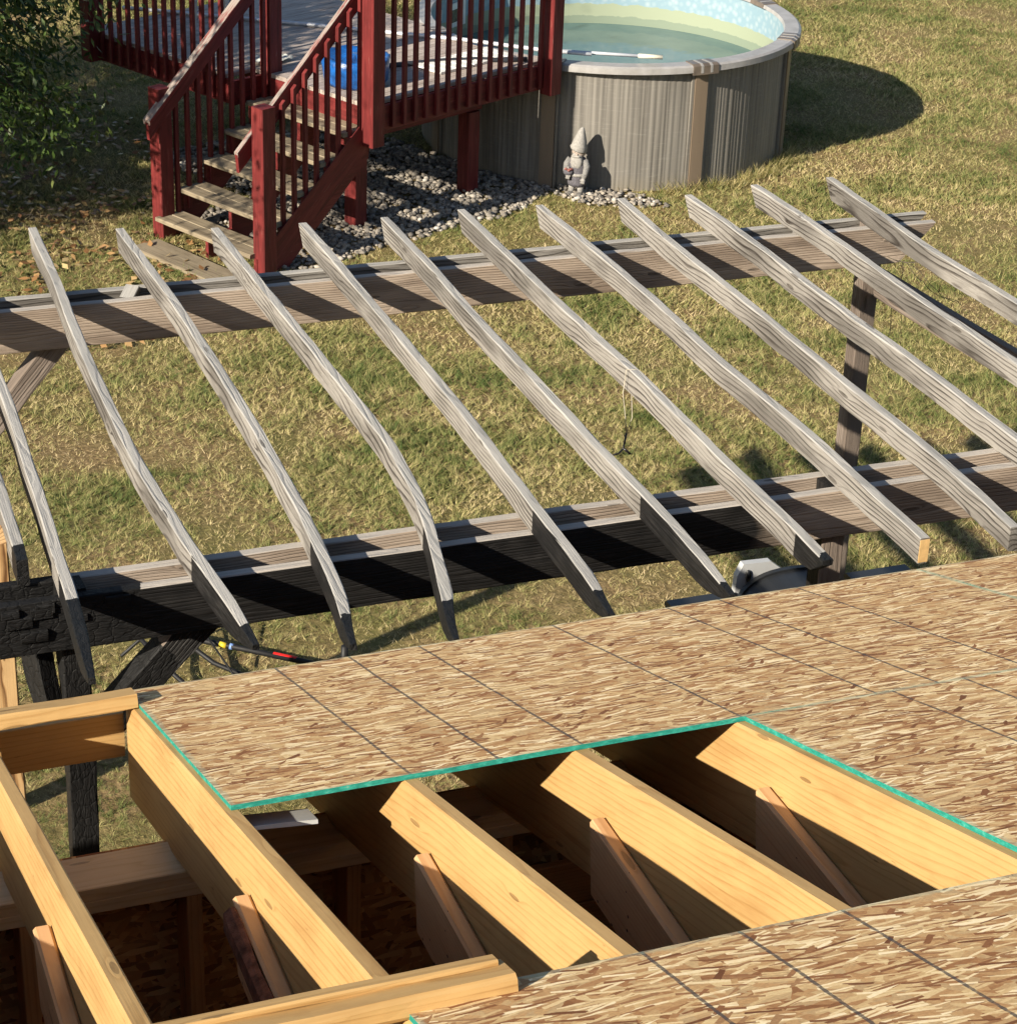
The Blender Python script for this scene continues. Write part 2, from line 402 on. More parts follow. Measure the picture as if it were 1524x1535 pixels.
def worn_rail():
    b = NB('worn_red_handrail'); v = b.obj()
    nz = b.noise(b.mapping(v, scale=(5, 45, 45)), 1.0, 4, .7)
    up = b.math('GREATER_THAN', b.sep(b.n('ShaderNodeTexCoord').outputs['Normal'])[2], .5)
    c = b.mix(b.math('MULTIPLY', up, b.ramp(nz, [(.38, .1), (.5, 1)])), (.17, .024, .022), (.27, .23, .205))
    return b.done(c, .65, b.bump(nz, .4, .002), spec=.3)
M['rail'] = worn_rail()
M['teal'] = teal_mat()
def dark_osb():
    b = NB('wall_sheathing_board'); v = b.obj(); cc = None
    for k, (ang, sx, sz, thr) in enumerate(((.3, 16, 55, 0), (-.5, 18, 50, .5), (1.0, 20, 60, .55), (-1.2, 17, 52, .6), (.1, 14, 58, .6))):
        q = b.mapping(b.mapping(v, loc=(k*3.1, 0, k*1.7), rot=(0, ang, 0)), scale=(sx, .01, sz))
        r, g, bl = b.seprgb(b.voro(q, 1.0))
        c = b.ramp(r, [(0, (.20, .07, .022)), (.4, (.42, .19, .06)), (.75, (.54, .27, .09)), (1, (.68, .40, .16))])
        cc = c if cc is None else b.mix(b.math('GREATER_THAN', g, thr), cc, c)
    return b.done(cc, .8)
M['sheath'] = dark_osb()

# ------------------------------------------------------------------ terrain
ZG0, ZG1 = -107.0, -132.3
def sstep(t): t = max(0., min(1., t)); return t*t*(3-2*t)
def tz(x, y):
    return ZG0+(ZG1-ZG0)*sstep((y-130)/340.0)
def lawn_mat():
    b = NB('lawn_soil_and_thatch'); p = b.pos()
    n1 = b.noise(p, 1.1, 4, .6); n2 = b.noise(p, 26, 4, .7)
    c = b.ramp(n2, [(.25, (.08, .055, .025)), (.5, (.20, .14, .068)), (.75, (.36, .26, .135))])
    c = b.mix(b.ramp(n1, [(.4, 0), (.65, .6)]), c, (.10, .115, .03))
    return b.done(c, .95, b.bump(n2, .8, .02), spec=.1)
M['lawn'] = lawn_mat()
def build_lawn():
    xs = [-30000, -6000, -1500, -600]+list(range(-300, 900, 30))+[1200, 2500, 8000, 30000]
    ys = [-12000, -3000, -800]+list(range(-300, 1200, 20))+[1600, 3000, 8000, 30000]
    V = []; F = []
    for y in ys:
        for x in xs:
            dz = .6*mnoise.noise(Vector((x*.012, y*.012, 0))) if -300 < y < 1200 else 0
            V.append((x*IN, y*IN, (tz(x, y)+dz)*IN))
    n = len(xs)
    for j in range(len(ys)-1):
        for i in range(n-1):
            F.append((j*n+i, j*n+i+1, (j+1)*n+i+1, (j+1)*n+i))
    o = link('lawn', mesh(V, F, True), M['lawn']); tag(o, 'ground of the back lawn sloping gently to the pool', 'lawn', kind='structure')
build_lawn()

# ------------------------------------------------------------------ house: rafters, sheathing, wall, eave
TH = math.atan(4/12); CT, ST = math.cos(TH), math.sin(TH)
def RP(u, v, n=0.0): return Vector((u, -v*CT+n*ST, v*ST+n*CT))        # roof coords: along eave, up the slope, off the plane
RN = Vector((0, ST, CT))
house = Root('house_addition', (40, -90, ZG0), label='unfinished house addition with open yellow rafters and strand board roof sheathing', cat='house')

def roof_panel(u0, u1, v0, v1, marks, nm):
    LX, LY = u1-u0, v1-v0; t = .45
    Mx = Matrix((Vector((1, 0, 0)), Vector((0, -CT, ST)), RN)).transposed().to_4x4()
    # y up the slope would mirror; keep right-handed: x=+X, y=upslope, z = x cross y
    Mx = Matrix((Vector((1, 0, 0)), Vector((0, -CT, ST)), Vector((0, -ST, -CT)))).transposed().to_4x4()
    NX, NY = 24, 12
    V = []; F = []; mi = []
    def zt(i, j):
        return -(.05*mnoise.noise(Vector((u0*.1+i*.5, v0*.1+j*.5, 3))))
    for k in (0, 1):
        for j in range(NY+1):
            for i in range(NX+1):
                z = zt(i, j)+(0 if k == 0 else t)
                e = .05*mnoise.noise(Vector((i*1.7, j*2.3, k+u0)))
                xx = LX*i/NX+(e if i in (0, NX) else 0); yy = LY*j/NY+(e if j in (0, NY) else 0)
                V.append((xx*IN, yy*IN, z*IN))
    W = NX+1; H = W*(NY+1)
    for j in range(NY):
        for i in range(NX):
            a = j*W+i
            F.append((a, a+W, a+W+1, a+1)); mi.append(0)
            F.append((H+a, H+a+1, H+a+W+1, H+a+W)); mi.append(0)
    for i in range(NX):
        F.append((i, i+1, H+i+1, H+i)); mi.append(1)
        a = NY*W+i; F.append((a, H+a, H+a+1, a+1)); mi.append(1)
    for j in range(NY):
        a = j*W; F.append((a, H+a, H+a+W, a+W)); mi.append(1)
        a = j*W+NX; F.append((a, a+W, H+a+W, H+a)); mi.append(1)
    me = mesh(V, F)
    me.polygons.foreach_set('material_index', mi)
    Mx.translation = (RP(u0, v0)-house.org)*IN
    mt = osb_mat('strand_board_'+nm, LX, LY, marks)
    o = link('roof_panel', me, [mt, M['teal']], house, mat=Mx)
    return o
roof_panel(0, 94.4, 0, 48.35, [(x, 0, 1) for x in (16, 24.2, 32.2, 47.9, 61.9, 68.5, 78.5)], 'eave')
roof_panel(94.46, 190, 0, 48.35, [(x, 0, 1) for x in (16, 24, 32, 48, 64)], 'eave_right')
roof_panel(48.2, 144, 48.41, 97.6, [(x, 0, 1) for x in (15.3, 23.1, 31, 47.5, 64, 72)], 'middle')
roof_panel(-.6, 95.2, 98.3, 147, [(x, 0, 1) for x in (16.8, 24.0, 31.8, 48.4, 64)], 'upper')
tag(roof_panel(95.4, 190, 97.8, 147, [(x, 0, 1) for x in (16, 24, 32, 48)], 'upper_right'))

roof_panel(-.6, 95.2, 147.2, 196, [], 'top'); roof_panel(95.4, 190, 147.2, 196, [], 'top_right')
for k, (v0, v1) in enumerate(((0, 48.35), (48.5, 97.6), (97.8, 147), (147.2, 196))): roof_panel(-130, -34, v0, v1, [], 'left%d' % k)
RD = 11.25
for i, X in enumerate((-96, -64, -32, -16, 0, 16, 32, 48, 64, 80, 96, 112)):
    n0 = -.47-RD/2
    a = RP(X, 1.2, n0); c = RP(X, 195, n0)
    o = plank('rafter', house, M['lumber'], a, c, 1.5, RD, up=RN, ch=.2, seg=10, cut0=.333, rough=.05, seed=i)
# ceiling joists (level boards against the left side of each rafter)
for i, (X, y, z, mt) in enumerate(((-16, -55.0, 12.9, 'joist'), (0, -56.0, 13.0, 'joist'), (16, -54.5, 12.6, 'joist'), (32, -54.5, 12.9, 'joist'), (48, -54.5, 12.9, 'joist'), (64, -54.5, 12.9, 'joist'))):
    xc = X-.75-.8
    d = 7.25
    plank('ceiling_joist', house, M[mt], (xc, y, z-d/2), (xc, y-130, z-d/2), 1.5, d, ch=.25, seg=4, cut0=-.18, rough=.05, seed=20+i)
bk = simple('reddish_bark', (.13, .045, .022), .85, .4, 40, .006)
plank('bark_strip', house, bk, (-2.75, -56.6, 11.6), (-2.75, -120, 11.6), 1.1, 2.6, ch=.4, seg=30, rough=.35, seed=5)
# eave: sub-fascia between rafters and the toe boards nailed on top
plank('sub_fascia', house, M['lumber'], (-60, -.75, -4.4), (-.75, -.75, -4.4), 1.5, 5.4, ch=.1, seed=3)
plank('sub_fascia', house, M['lumber'], (.75, -.75, -4.7), (190, -.75, -4.7), 1.5, 5.4, ch=.1, seed=4)
plank('toe_board', house, M['lumber'], RP(-60, 5.2, .32), RP(-.1, 5.2, .32), 3.5, 1.5, up=RN, ch=.14, seg=30, rough=.14, seed=5)
tb = plank('toe_board', house, M['lumber'], RP(-60, 98.9, .32), RP(6.7, 98.9, .32), 3.5, 1.5, up=RN, ch=.3, seg=30, rough=.16, seed=6)
plank('toe_board_lip', tb, M['lumber'], (0, 1.0, .98), (66.2, 1.0, .98), 1.3, .5, ch=.12, seg=30, rough=.10, seed=8)
# bearing wall under the eave: double plate, studs, sheathing
WY0, WY1, WZ = -22.0, -27.4, -4.2
for k in range(2):
    plank('wall_plate', house, M['pale'], (-127, (WY0+WY1)/2, WZ-.75-1.52*k), (190, (WY0+WY1)/2+.1*k, WZ-.75-1.52*k), 5.4, 1.5, ch=.1, seed=9+k)
for i, X in enumerate(range(-48, 180, 16)):
    plank('stud', house, M['orange'], (X+.6, (WY0+WY1)/2, WZ-3.05), (X+.6, (WY0+WY1)/2, ZG0+2), 5.3, 1.5, up=(1, 0, 0), ch=.1, seed=i)
def slab(name, parent, mat, lo, hi):
    org = parent.org if isinstance(parent, Root) else Vector((0, 0, 0))
    lo = Vector(lo)-org; hi = Vector(hi)-org; L = hi-lo
    V = [(x*IN, y*IN, z*IN) for x in (0, L.x) for y in (0, L.y) for z in (0, L.z)]
    F = [(0, 1, 3, 2), (4, 6, 7, 5), (0, 4, 5, 1), (2, 3, 7, 6), (0, 2, 6, 4), (1, 5, 7, 3)]
    return link(name, mesh(V, F), mat, parent, loc=lo*IN)
slab('wall_sheathing', house, M['sheath'], (-128, WY0+.05, ZG0-4), (190, WY0+.5, WZ-.2))
def gable(x0, x1):
    pr = [(WY0, ZG0-4), (WY0, RP(0, -WY0/CT, -1.0).z), (-184, RP(0, 184/CT, -1.0).z), (-184, ZG0-4)]
    V = [tuple((Vector((x, y, z))-house.org)*IN) for x in (x0, x1) for y, z in pr]
    F = [(0, 1, 2, 3), (7, 6, 5, 4)]+[(k, k+4, (k+1) % 4+4, (k+1) % 4) for k in range(4)]
    link('wall_sheathing', mesh(V, F), M['sheath'], house)
gable(-128, -127.5); gable(188.5, 189)
slab('wall_sheathing', house, M['sheath'], (-128, -185, ZG0-4), (190, -184.5, 59))
slab('floor_deck', house, M['sheath'], (-127, -184, ZG0), (188, WY1, ZG0+1.5))
# inner partition with plank cladding seen through the hole
plank('wall_plate', house, M['orange'], (60, -27.5, -8), (60, -150, -8), 3.5, 1.5, ch=.1)
for k in range(6):
    plank('wall_board', house, M['orange'], (34+k*.02, -27.6-.0, -14-5.4*k), (62, -27.7, -14-5.4*k), 1.0, 5.2, ch=.12, seed=40+k)
b_ = simple('galvanised_scrap', (.50, .51, .50), .55, .12, 6, .001, metallic=.3)
plank('metal_scrap', house, b_, RP(1.0, 46.4, -2.3), RP(7.4, 46.6, -2.7), 4, .35, up=RN, ch=.05, seg=4, rough=.12)

# black bag inside
def bag(name, loc, r, mat, label, cat):
    bm = bmesh.new(); bmesh.ops.create_icosphere(bm, subdivisions=4, radius=1)
    for v in bm.verts:
        p = v.co.copy(); q = p*2.1
        f = 1+.18*mnoise.noise(q)+.10*abs(mnoise.noise(q*2.7))+.05*abs(mnoise.noise(q*6))
        v.co = Vector((p.x*r[0], p.y*r[1], max(p.z, -.72)*r[2]))*f*IN
    me = bpy.data.meshes.new('m'); bm.to_mesh(me); bm.free()
    o = link(name, me, mat, loc=Vector(loc)*IN); tag(o, label, cat); return o
blk = simple('black_plastic_film', (.012, .012, .014), .22, .3, 10, .004, spec=.6)
bag('plastic_bag', (33, -58, -22), (13, 12, 9), blk, 'black plastic bag inside the house below the roof opening', 'bag')
slab('shelf_board', house, M['orange'], (20, -75, -31), (60, -35, -29.5))

# ------------------------------------------------------------------ pergola
perg = Root('pergola', (85, 90, -110), label='weathered grey wooden pergola with slanting rafters, partly burnt black', cat='pergola')
ZB = -10.2
RAF = {
'A': [(18.4,164.4),(17.9,138.8),(16.5,109.1),(16.2,82.0),(16.1,66.8),(16.6,57.6),(17.1,45.0),(18.4,28.5),(19.1,17.3)],
'B': [(32.5,160.3),(33.8,132.3),(34.2,102.0),(34.1,72.0),(33.6,58.3),(33.3,46.9),(32.6,38.0),(31.7,25.1),(29.8,13.9)],
'C': [(48.2,156.6),(49.0,127.3),(49.6,103.4),(50.1,80.0),(50.6,69.6),(50.1,59.5),(49.3,50.3),(48.4,43.0),(46.8,35.8),(45.3,28.5),(41.6,11.6)],
'D': [(63.4,155.1),(63.6,125.8),(63.9,100.8),(63.9,74.1),(63.1,52.9),(62.6,38.8),(62.3,23.7),(62.4,18.6),(61.4,12.0)],
'E': [(77.9,154.2),(78.2,127.0),(77.5,102.7),(77.7,80.5),(77.7,55.1),(78.2,36.5),(77.7,18.7),(77.5,12.1)],
'F': [(92.4,154.8),(92.5,127.0),(92.6,98.6),(93.3,74.3),(92.8,47.4),(93.0,30.5),(92.6,16.1)],
'G': [(106.8,153.7),(107.7,128.3),(108.2,101.3),(107.4,80.9),(108.2,54.9),(107.9,38.8),(107.5,17.8)],
'H': [(122.4,153.1),(121.8,128.0),(122.4,102.7),(122.0,69.1),(122.2,46.2),(121.7,31.9),(120.7,17.3)],
'I': [(135.5,152.4),(136.2,127.7),(135.6,94.5),(136.5,67.9),(136.2,43.1),(136.2,17)],
'J': [(149.8,154.2),(150.8,129.6),(150.7,104.2),(150.5,91.0),(151.5,67.5),(151.5,17)],
'K': [(165.7,154.7),(164.9,127.7),(164.3,114.6),(165.5,90.0),(166,17)],
'L': [(3.2,157),(2.9,105.2),(2.9,90.8),(2.1,71.3),(1.8,57.4),(1.2,44.4),(1.0,35.2),(0.4,24.3),(-0.3,15.2)],
}
CHX = {'A': 1, 'B': 1, 'C': 1, 'D': 1, 'E': 1, 'F': .0, 'L': 1}     # sides burnt from the near beam outwards
def perg_rafter(key, pts):
    w_, d_ = 1.5, 3.6
    zc = ZB+.05+d_/2
    pts = sorted(((x-.75, y) for x, y in pts), key=lambda p: p[1])        # traced along the right top edge; near end first
    ys = [p[1] for p in pts]; xs = [p[0] for p in pts]
    if key in 'ABCDEL':                      # burnt tips droop to a point
        pass
    p0 = Vector((xs[0], ys[0], zc)); p1 = Vector((xs[-1], ys[-1], zc))
    L = (p1-p0).length; sd = ord(key)
    n = 44
    sx = np.interp(np.linspace(ys[0], ys[-1], 200), ys, xs)
    ker = np.ones(25)/25; pad = np.pad(sx, 12, mode='edge')
    # mirror-extrapolate ends so that smoothing keeps straight tips
    pad[:12] = 2*sx[0]-sx[1:13][::-1]; pad[-12:] = 2*sx[-1]-sx[-13:-1][::-1]
    sx = np.convolve(pad, ker, 'valid')
    yy = np.linspace(ys[0], ys[-1], 200)
    ax = (p1-p0).normalized(); side = Vector((0, 0, 1)).cross(ax)
    offs = []
    for i in range(n+1):
        t = i/n
        q = Vector((float(np.interp(ys[0]+t*(ys[-1]-ys[0]), yy, sx)), ys[0]+t*(ys[-1]-ys[0]), zc))-p0
        offs.append(q.dot(side))
    def bow(x):
        i = min(n, max(0, int(round(x/L*n)))); return offs[i], .25*mnoise.noise(Vector((x*.02, sd, 0)))
    o = plank('rafter', perg, M['grey'], p0, p1, w_, d_, ch=.13, seg=n, rough=.13, bow=bow, seed=sd, cut0=0, cut1=0)
    me = o.data
    burnt = key in 'ABCDEL'
    for v in me.vertices:                    # far tip: lower corner cut back; near tip: plain, burnt ones eaten to a point
        x, z = v.co.x/IN, v.co.z/IN
        if x > L-3.2:
            k = (x-(L-3.2))/3.2; low = (d_/2-z)/d_
            v.co.x -= max(0, low-.25)*3.8*k*IN
        e = 9.0 if burnt else (4.5 if key == 'F' else 0)
        if x < e:
            k = 1-x/e
            if v.co.z < 0: v.co.z += (d_*.78*k**1.4)*IN
            if burnt:
                v.co.y *= 1-.45*k; v.co.z -= .5*k*IN
                v.co.x += .5*mnoise.noise(Vector((z*2, v.co.y*90, sd)))*IN
    near_beam = 40.0-ys[0]
    o['charx'] = float(near_beam*IN) if burnt else (.20 if key == 'F' else -1.0)
    o['chart'] = {'A': .12, 'B': .16, 'C': .22, 'D': .14, 'E': .06, 'L': .45, 'F': .05}.get(key, -1.0)
    return o
raf = {}
for k_, p_ in RAF.items(): raf[k_] = perg_rafter(k_, p_)
cutm = simple('fresh_sawn_end', (.62, .40, .17), .7, .15, 30)
for k_ in 'G':                               # one tail was sawn off and shows fresh wood
    xg, yg = 107.5-.75, 17.75
    slab('sawn_end', perg, cutm, (xg-.68, yg-.06, ZB+.22), (xg+.68, yg+.4, ZB+3.45))
# rafter at the far left, burnt through at the beam
om = plank('rafter', perg, M['grey'], (-3.9, 44.5, ZB+1.9), (-1.2, 157, ZB+1.9), 1.5, 3.6, ch=.13, seg=30, rough=.15, seed=77)
om['charx'] = .12; om['chart'] = .10
def beam(x0, x1, yc, mat, seed, charx=-1.0, chart=-1.0, d=7.25, endcut=True, seg=60, uneven=0):
    o = plank('beam_board', perg, mat, (x0, yc, ZB-d/2), (x1, yc, ZB-d/2), 1.5, d, ch=.12, seg=seg, rough=.10, seed=seed, uneven=uneven)
    if endcut:
        L = x1-x0
        for v in o.data.vertices:
            x, z = v.co.x/IN, v.co.z/IN
            if x > L-8:
                k = (x-(L-8))/8; low = (d/2-z)/d
                v.co.x -= max(0, low-.28)*9.5*k*IN
    o['charx'] = charx; o['chart'] = chart
    return o
beam(-30, 177.5, 136.75, M['greybrown'], 1)
beam(-30, 178.5, 136.75+5.0, M['grey'], 2)
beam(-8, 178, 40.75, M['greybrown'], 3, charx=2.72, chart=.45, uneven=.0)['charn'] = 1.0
beam(-10, 178, 40.75+5.0, M['greybrown'], 4, charx=-1, chart=.30)
# deep alligatored char blocks on the burnt left end of the near beam
for i in range(7):
    x = -8.5+random.random()*14; z = ZB-.6-random.random()*6.2
    s = (1.2+random.random()*2.2, .35+random.random()*.5, .9+random.random()*1.3)
    o = plank('char_block', perg, M['grey'], (x, 39.85, z), (x+s[0], 39.85, z), s[1], s[2], ch=.16, seg=2, rough=.18, seed=i)
    o['charx'] = 9.0; o['chart'] = 9.0
def post(x, y, z0, z1, s=3.5, mat='brace', char=-1.0, seed=0, rough=.08):
    o = plank('post', perg, M[mat], (x, y, z1), (x, y, z0), s, s, up=(0, -1, 0), ch=.18, seg=20, rough=rough, seed=seed)
    o['charx'] = char; o['chart'] = char; return o
post(1.4, 43.25, tz(0, 43)-2, ZB+.3, char=9.0, seed=1, rough=.35)
post(107.4, 43.25, tz(0, 43)-2, ZB-.2, seed=2)['charx'] = .5
post(166.2, 139.25, tz(0, 139)-2, ZB-.2, seed=3)
post(1.4, 139.25, tz(0, 139)-2, ZB-.2, seed=4)
def brace(p0, p1, char=-1.0, seed=0, w_=3.5, d_=3.5, rough=.1):
    o = plank('knee_brace', perg, M['brace'], p0, p1, w_, d_, ch=.2, seg=12, rough=rough, seed=seed)
    o['charx'] = char; o['chart'] = -1.0; return o
brace((1, 139.25, -36), (18.4, 139.25, -15.2), seed=1)
brace((2, 43.4, -33.5), (18.5, 43.4, -16.2), char=9.0, seed=2, rough=.45, d_=4.2)['chart'] = .42
brace((-3.4, 47.3, -14.5), (-1.2, 42.8, -34.5), char=9.0, seed=3, rough=.35, w_=2.5)['chart'] = 9.0
plank('long_brace', perg, M['brace'], (167.6, 137.5, -21.5), (168.2, 44, -17.5), 1.5, 5.5, ch=.12, seg=10, rough=.1, seed=31)['charx'] = -1.0
# little wedges left between the twin boards
for i, (x, y) in enumerate(((28.2, 139.3), (150.5, 139.2))):
    o = plank('wood_wedge', perg, M['grey'], (x, y-1.2, ZB-.8), (x+1.6, y+1.2, ZB+.4), 2.4, 1.1, ch=.1, seed=i); o['charx'] = -1.0; o['chart'] = -1.0
# twine looped on a rafter with a dark hook hanging
twm = simple('pale_twine', (.42, .38, .30), .8, .2, 30)
hook = Root('hanging_twine', (91.5, 79, -8), label='twine loop hanging from a pergola rafter with a small dark hook', cat='twine')
tube('cord', hook, twm, [(93.6, 79, -8.4), (93.0, 79, -6.45), (91.2, 79.2, -6.45), (90.9, 79.2, -10.2), (91.2, 78.4, -14.0), (91.5, 78.4, -16.5)], .07, n=5)
tube('cord', hook, twm, [(92.2, 79, -10.3), (92.3, 78.4, -14.0), (91.5, 78.4, -16.5)], .07, n=5)
tube('hook', hook, blk, [(91.5, 78.4, -16.5), (91.2, 78.4, -19.0), (90.2, 78.0, -19.6), (89.2, 77.5, -19.4)], .16, n=6)
tube('hook', hook, blk, [(91.2, 78.4, -19.0), (92.2, 78.0, -19.9)], .2, n=6)
# dry vine at the right end of the far beam
vine = Root('dry_vine', (170, 137, -20), label='dry thin vine stems curling off the far beam end', cat='vine')
vm = simple('dry_vine_stem', (.10, .085, .06), .9, .3, 30)
for s_ in range(5):
    p = Vector((168+s_*1.2, 136.2, -16-s_*.5)); pts = [p.copy()]; d = Vector((random.uniform(.2, 1), -.3, random.uniform(-.8, .2)))
    for q_ in range(9):
        d += Vector((random.uniform(-.5, .5), random.uniform(-.2, .2), random.uniform(-.5, .4))); d.normalize(); p = p+d*1.6; pts.append(p.copy())
    tube('stem', vine, vm, pts, .07, n=4)

# striped treated post at the far left
tp = Root('treated_post', (-7.0, 57, tz(0, 57)), label='brown striped treated timber post standing left of the burnt beam end', cat='post')
plank('shaft', tp, M['treated'], (-7.0, 57, tz(0, 57)-2), (-7.0, 57, -9.0), 5.5, 5.5, up=(0, -1, 0), ch=.25, seg=6, rough=.05, seed=9)

# ------------------------------------------------------------------ things under the pergola
def grill():
    g = Root('barbecue_grill', (136, 93, tz(0, 93)), label='charcoal grey barbecue grill with silver hood end beside the near beam', cat='grill')
    dark = simple('charcoal_enamel', (.020, .0215, .024), .38, .2, 5, spec=.5)
    silver = simple('silver_panel', (.42, .43, .44), .35, .06, 4, spec=.5)
    X0, X1, Y0, Y1, Z = 125.5, 147.5, 82, 104, -73
    prof = []                                 # arched hood profile in x,z
    for k in range(25):
        a = math.pi*k/24; prof.append(((X0+X1)/2-math.copysign(abs(math.cos(a))**.8, math.cos(a))*11, Z+math.sin(a)**.55*13.4))
    n = len(prof)
    def extr(name, y0, y1, mat, sc=1.0, par=g):
        V = []; F = []
        for y in (y0, y1):
            for x, z in prof: V.append(tuple((Vector(((x-136.5)*sc+136.5, y, (z-Z)*sc+Z))-g.org)*IN))
        for q in range(n-1): F.append((q, n+q, n+q+1, q+1))
        F += [tuple(range(n)), tuple(reversed(range(n, 2*n)))]
        return link(name, mesh(V, F), mat, par)
    hd = extr('hood', Y0+1, Y1-1, dark)
    extr('hood_rim', Y1-.95, Y1, dark, 1.03); extr('hood_rim', Y0, Y0+.95, dark, 1.03)
    V = []; F = []                            # silver panel standing behind the hood
    pp = [(126.2, Z), (126.8, -60.5), (127.9, -58.2), (133.2, -58.4), (137, -61.5), (139, Z)]
    for y in (105.2, 106.6):
        for x, z in pp: V.append(tuple((Vector((x, y, z))-g.org)*IN))
    F = [tuple(range(6)), tuple(reversed(range(6, 12)))]+[(q, q+6, (q+1) % 6+6, (q+1) % 6) for q in range(6)]
    pn = link('back_panel', mesh(V, F), silver, g)
    sl_ = link('slot', lathe_mesh([(0.01, 0), (.55, 0), (.55, .2), (.01, .2)], 14, 1, 2.2), dark, pn)
    sl_.rotation_euler = (math.pi/2, 0, .0); sl_.location = (Vector((128.9, 105.15, -60.6))-g.org)*IN
    slab('firebox', g, dark, (X0+1, Y0+1, Z-9), (X1-1, Y1-1, Z-.1))
    for x0, x1 in ((113, 125.0), (148, 160)):
        sh = plank('side_shelf', g, dark, (x0, 97, -63.4), (x1, 97, -63.4), 16, 1.6, ch=.6, seg=2)
        L = x1-x0
        plank('shelf_inset', sh, simple('shelf_inset', (.045, .047, .05), .5, .1), (L*.35, 0, .86), (L*.9, 0, .86), 7, .2, ch=.05)
    for x in (X0+2, X1-2):
        for y in (Y0+2, Y1-2): plank('leg', g, dark, (x, y, Z-9), (x, y, tz(0, y)+3), 1.5, 1.5, up=(1, 0, 0))
    for x in (X0+1, X1-1):
        wl = link('wheel', lathe_mesh([(0, -.6), (3, -.6), (3.4, 0), (3, .6), (0, .6)], 18), blk, g)
        wl.rotation_euler = (0, math.pi/2, 0); wl.location = (Vector((x, Y1-2, tz(0, Y1)+3.4))-g.org)*IN
    tube('handle', g, silver, [(X1+.2, Y0+4, Z+3), (X1+1.6, Y0+5, Z+3.4), (X1+1.6, Y1-5, Z+3.4), (X1+.2, Y1-4, Z+3)], .45)
grill()
mblk = simple('matte_black_tube', (.012, .012, .013), .55, .2, 10, spec=.3)
def trimmer():
    gz = tz(0, 185)
    g = Root('folding_frame', (52, 180, gz), label='black tubular folding frame with red grip lying on grass behind the burnt brace', cat='frame')
    red = simple('red_plastic', (.55, .015, .012), .4, .1); ylw = simple('yellow_tape', (.62, .47, .03), .5, .1); bl = simple('blue_white_tape', (.15, .25, .5), .5, .2)
    T = lambda x, y, z: (x, y, gz+z)
    tube('pole', g, mblk, [T(33, 192, 7), T(44, 186, 6), T(56, 178.5, 5), T(70, 169, 4)], .62)
    tube('grip', g, red, [T(61.5, 174.9, 4.62), T(65.5, 172.2, 4.36)], .68)
    tube('band', g, ylw, [T(52, 181, 5.3), T(53.2, 180.2, 5.2)], .66)
    tube('band', g, bl, [T(53.8, 179.9, 5.2), T(54.5, 179.5, 5.1)], .66)
    tube('pole', g, mblk, [T(40, 190, 9), T(50, 178, 3), T(60, 168, 1)], .5)
    tube('pole', g, mblk, [T(33, 196, 10), T(40, 178, 4), T(46, 166, 1)], .5)
    tube('strut', g, mblk, [T(33, 186, 3), T(46, 192, 9), T(50, 194, 8)], .35)
    tube('strut', g, mblk, [T(48, 188, 9), T(52, 174, 4), T(54, 166, 1)], .22, n=5)
    tube('clip', g, red, [T(41, 193, 12), T(42.5, 189, 8)], .5)
    tube('clip', g, simple('grey_plastic', (.3, .31, .32), .4, .1), [T(30, 195, 8), T(35, 194, 11), T(38, 190, 7)], .9)
    tube('stake', g, mblk, [T(75, 171, 0), T(75.2, 171, 6.5)], .8)
trimmer()

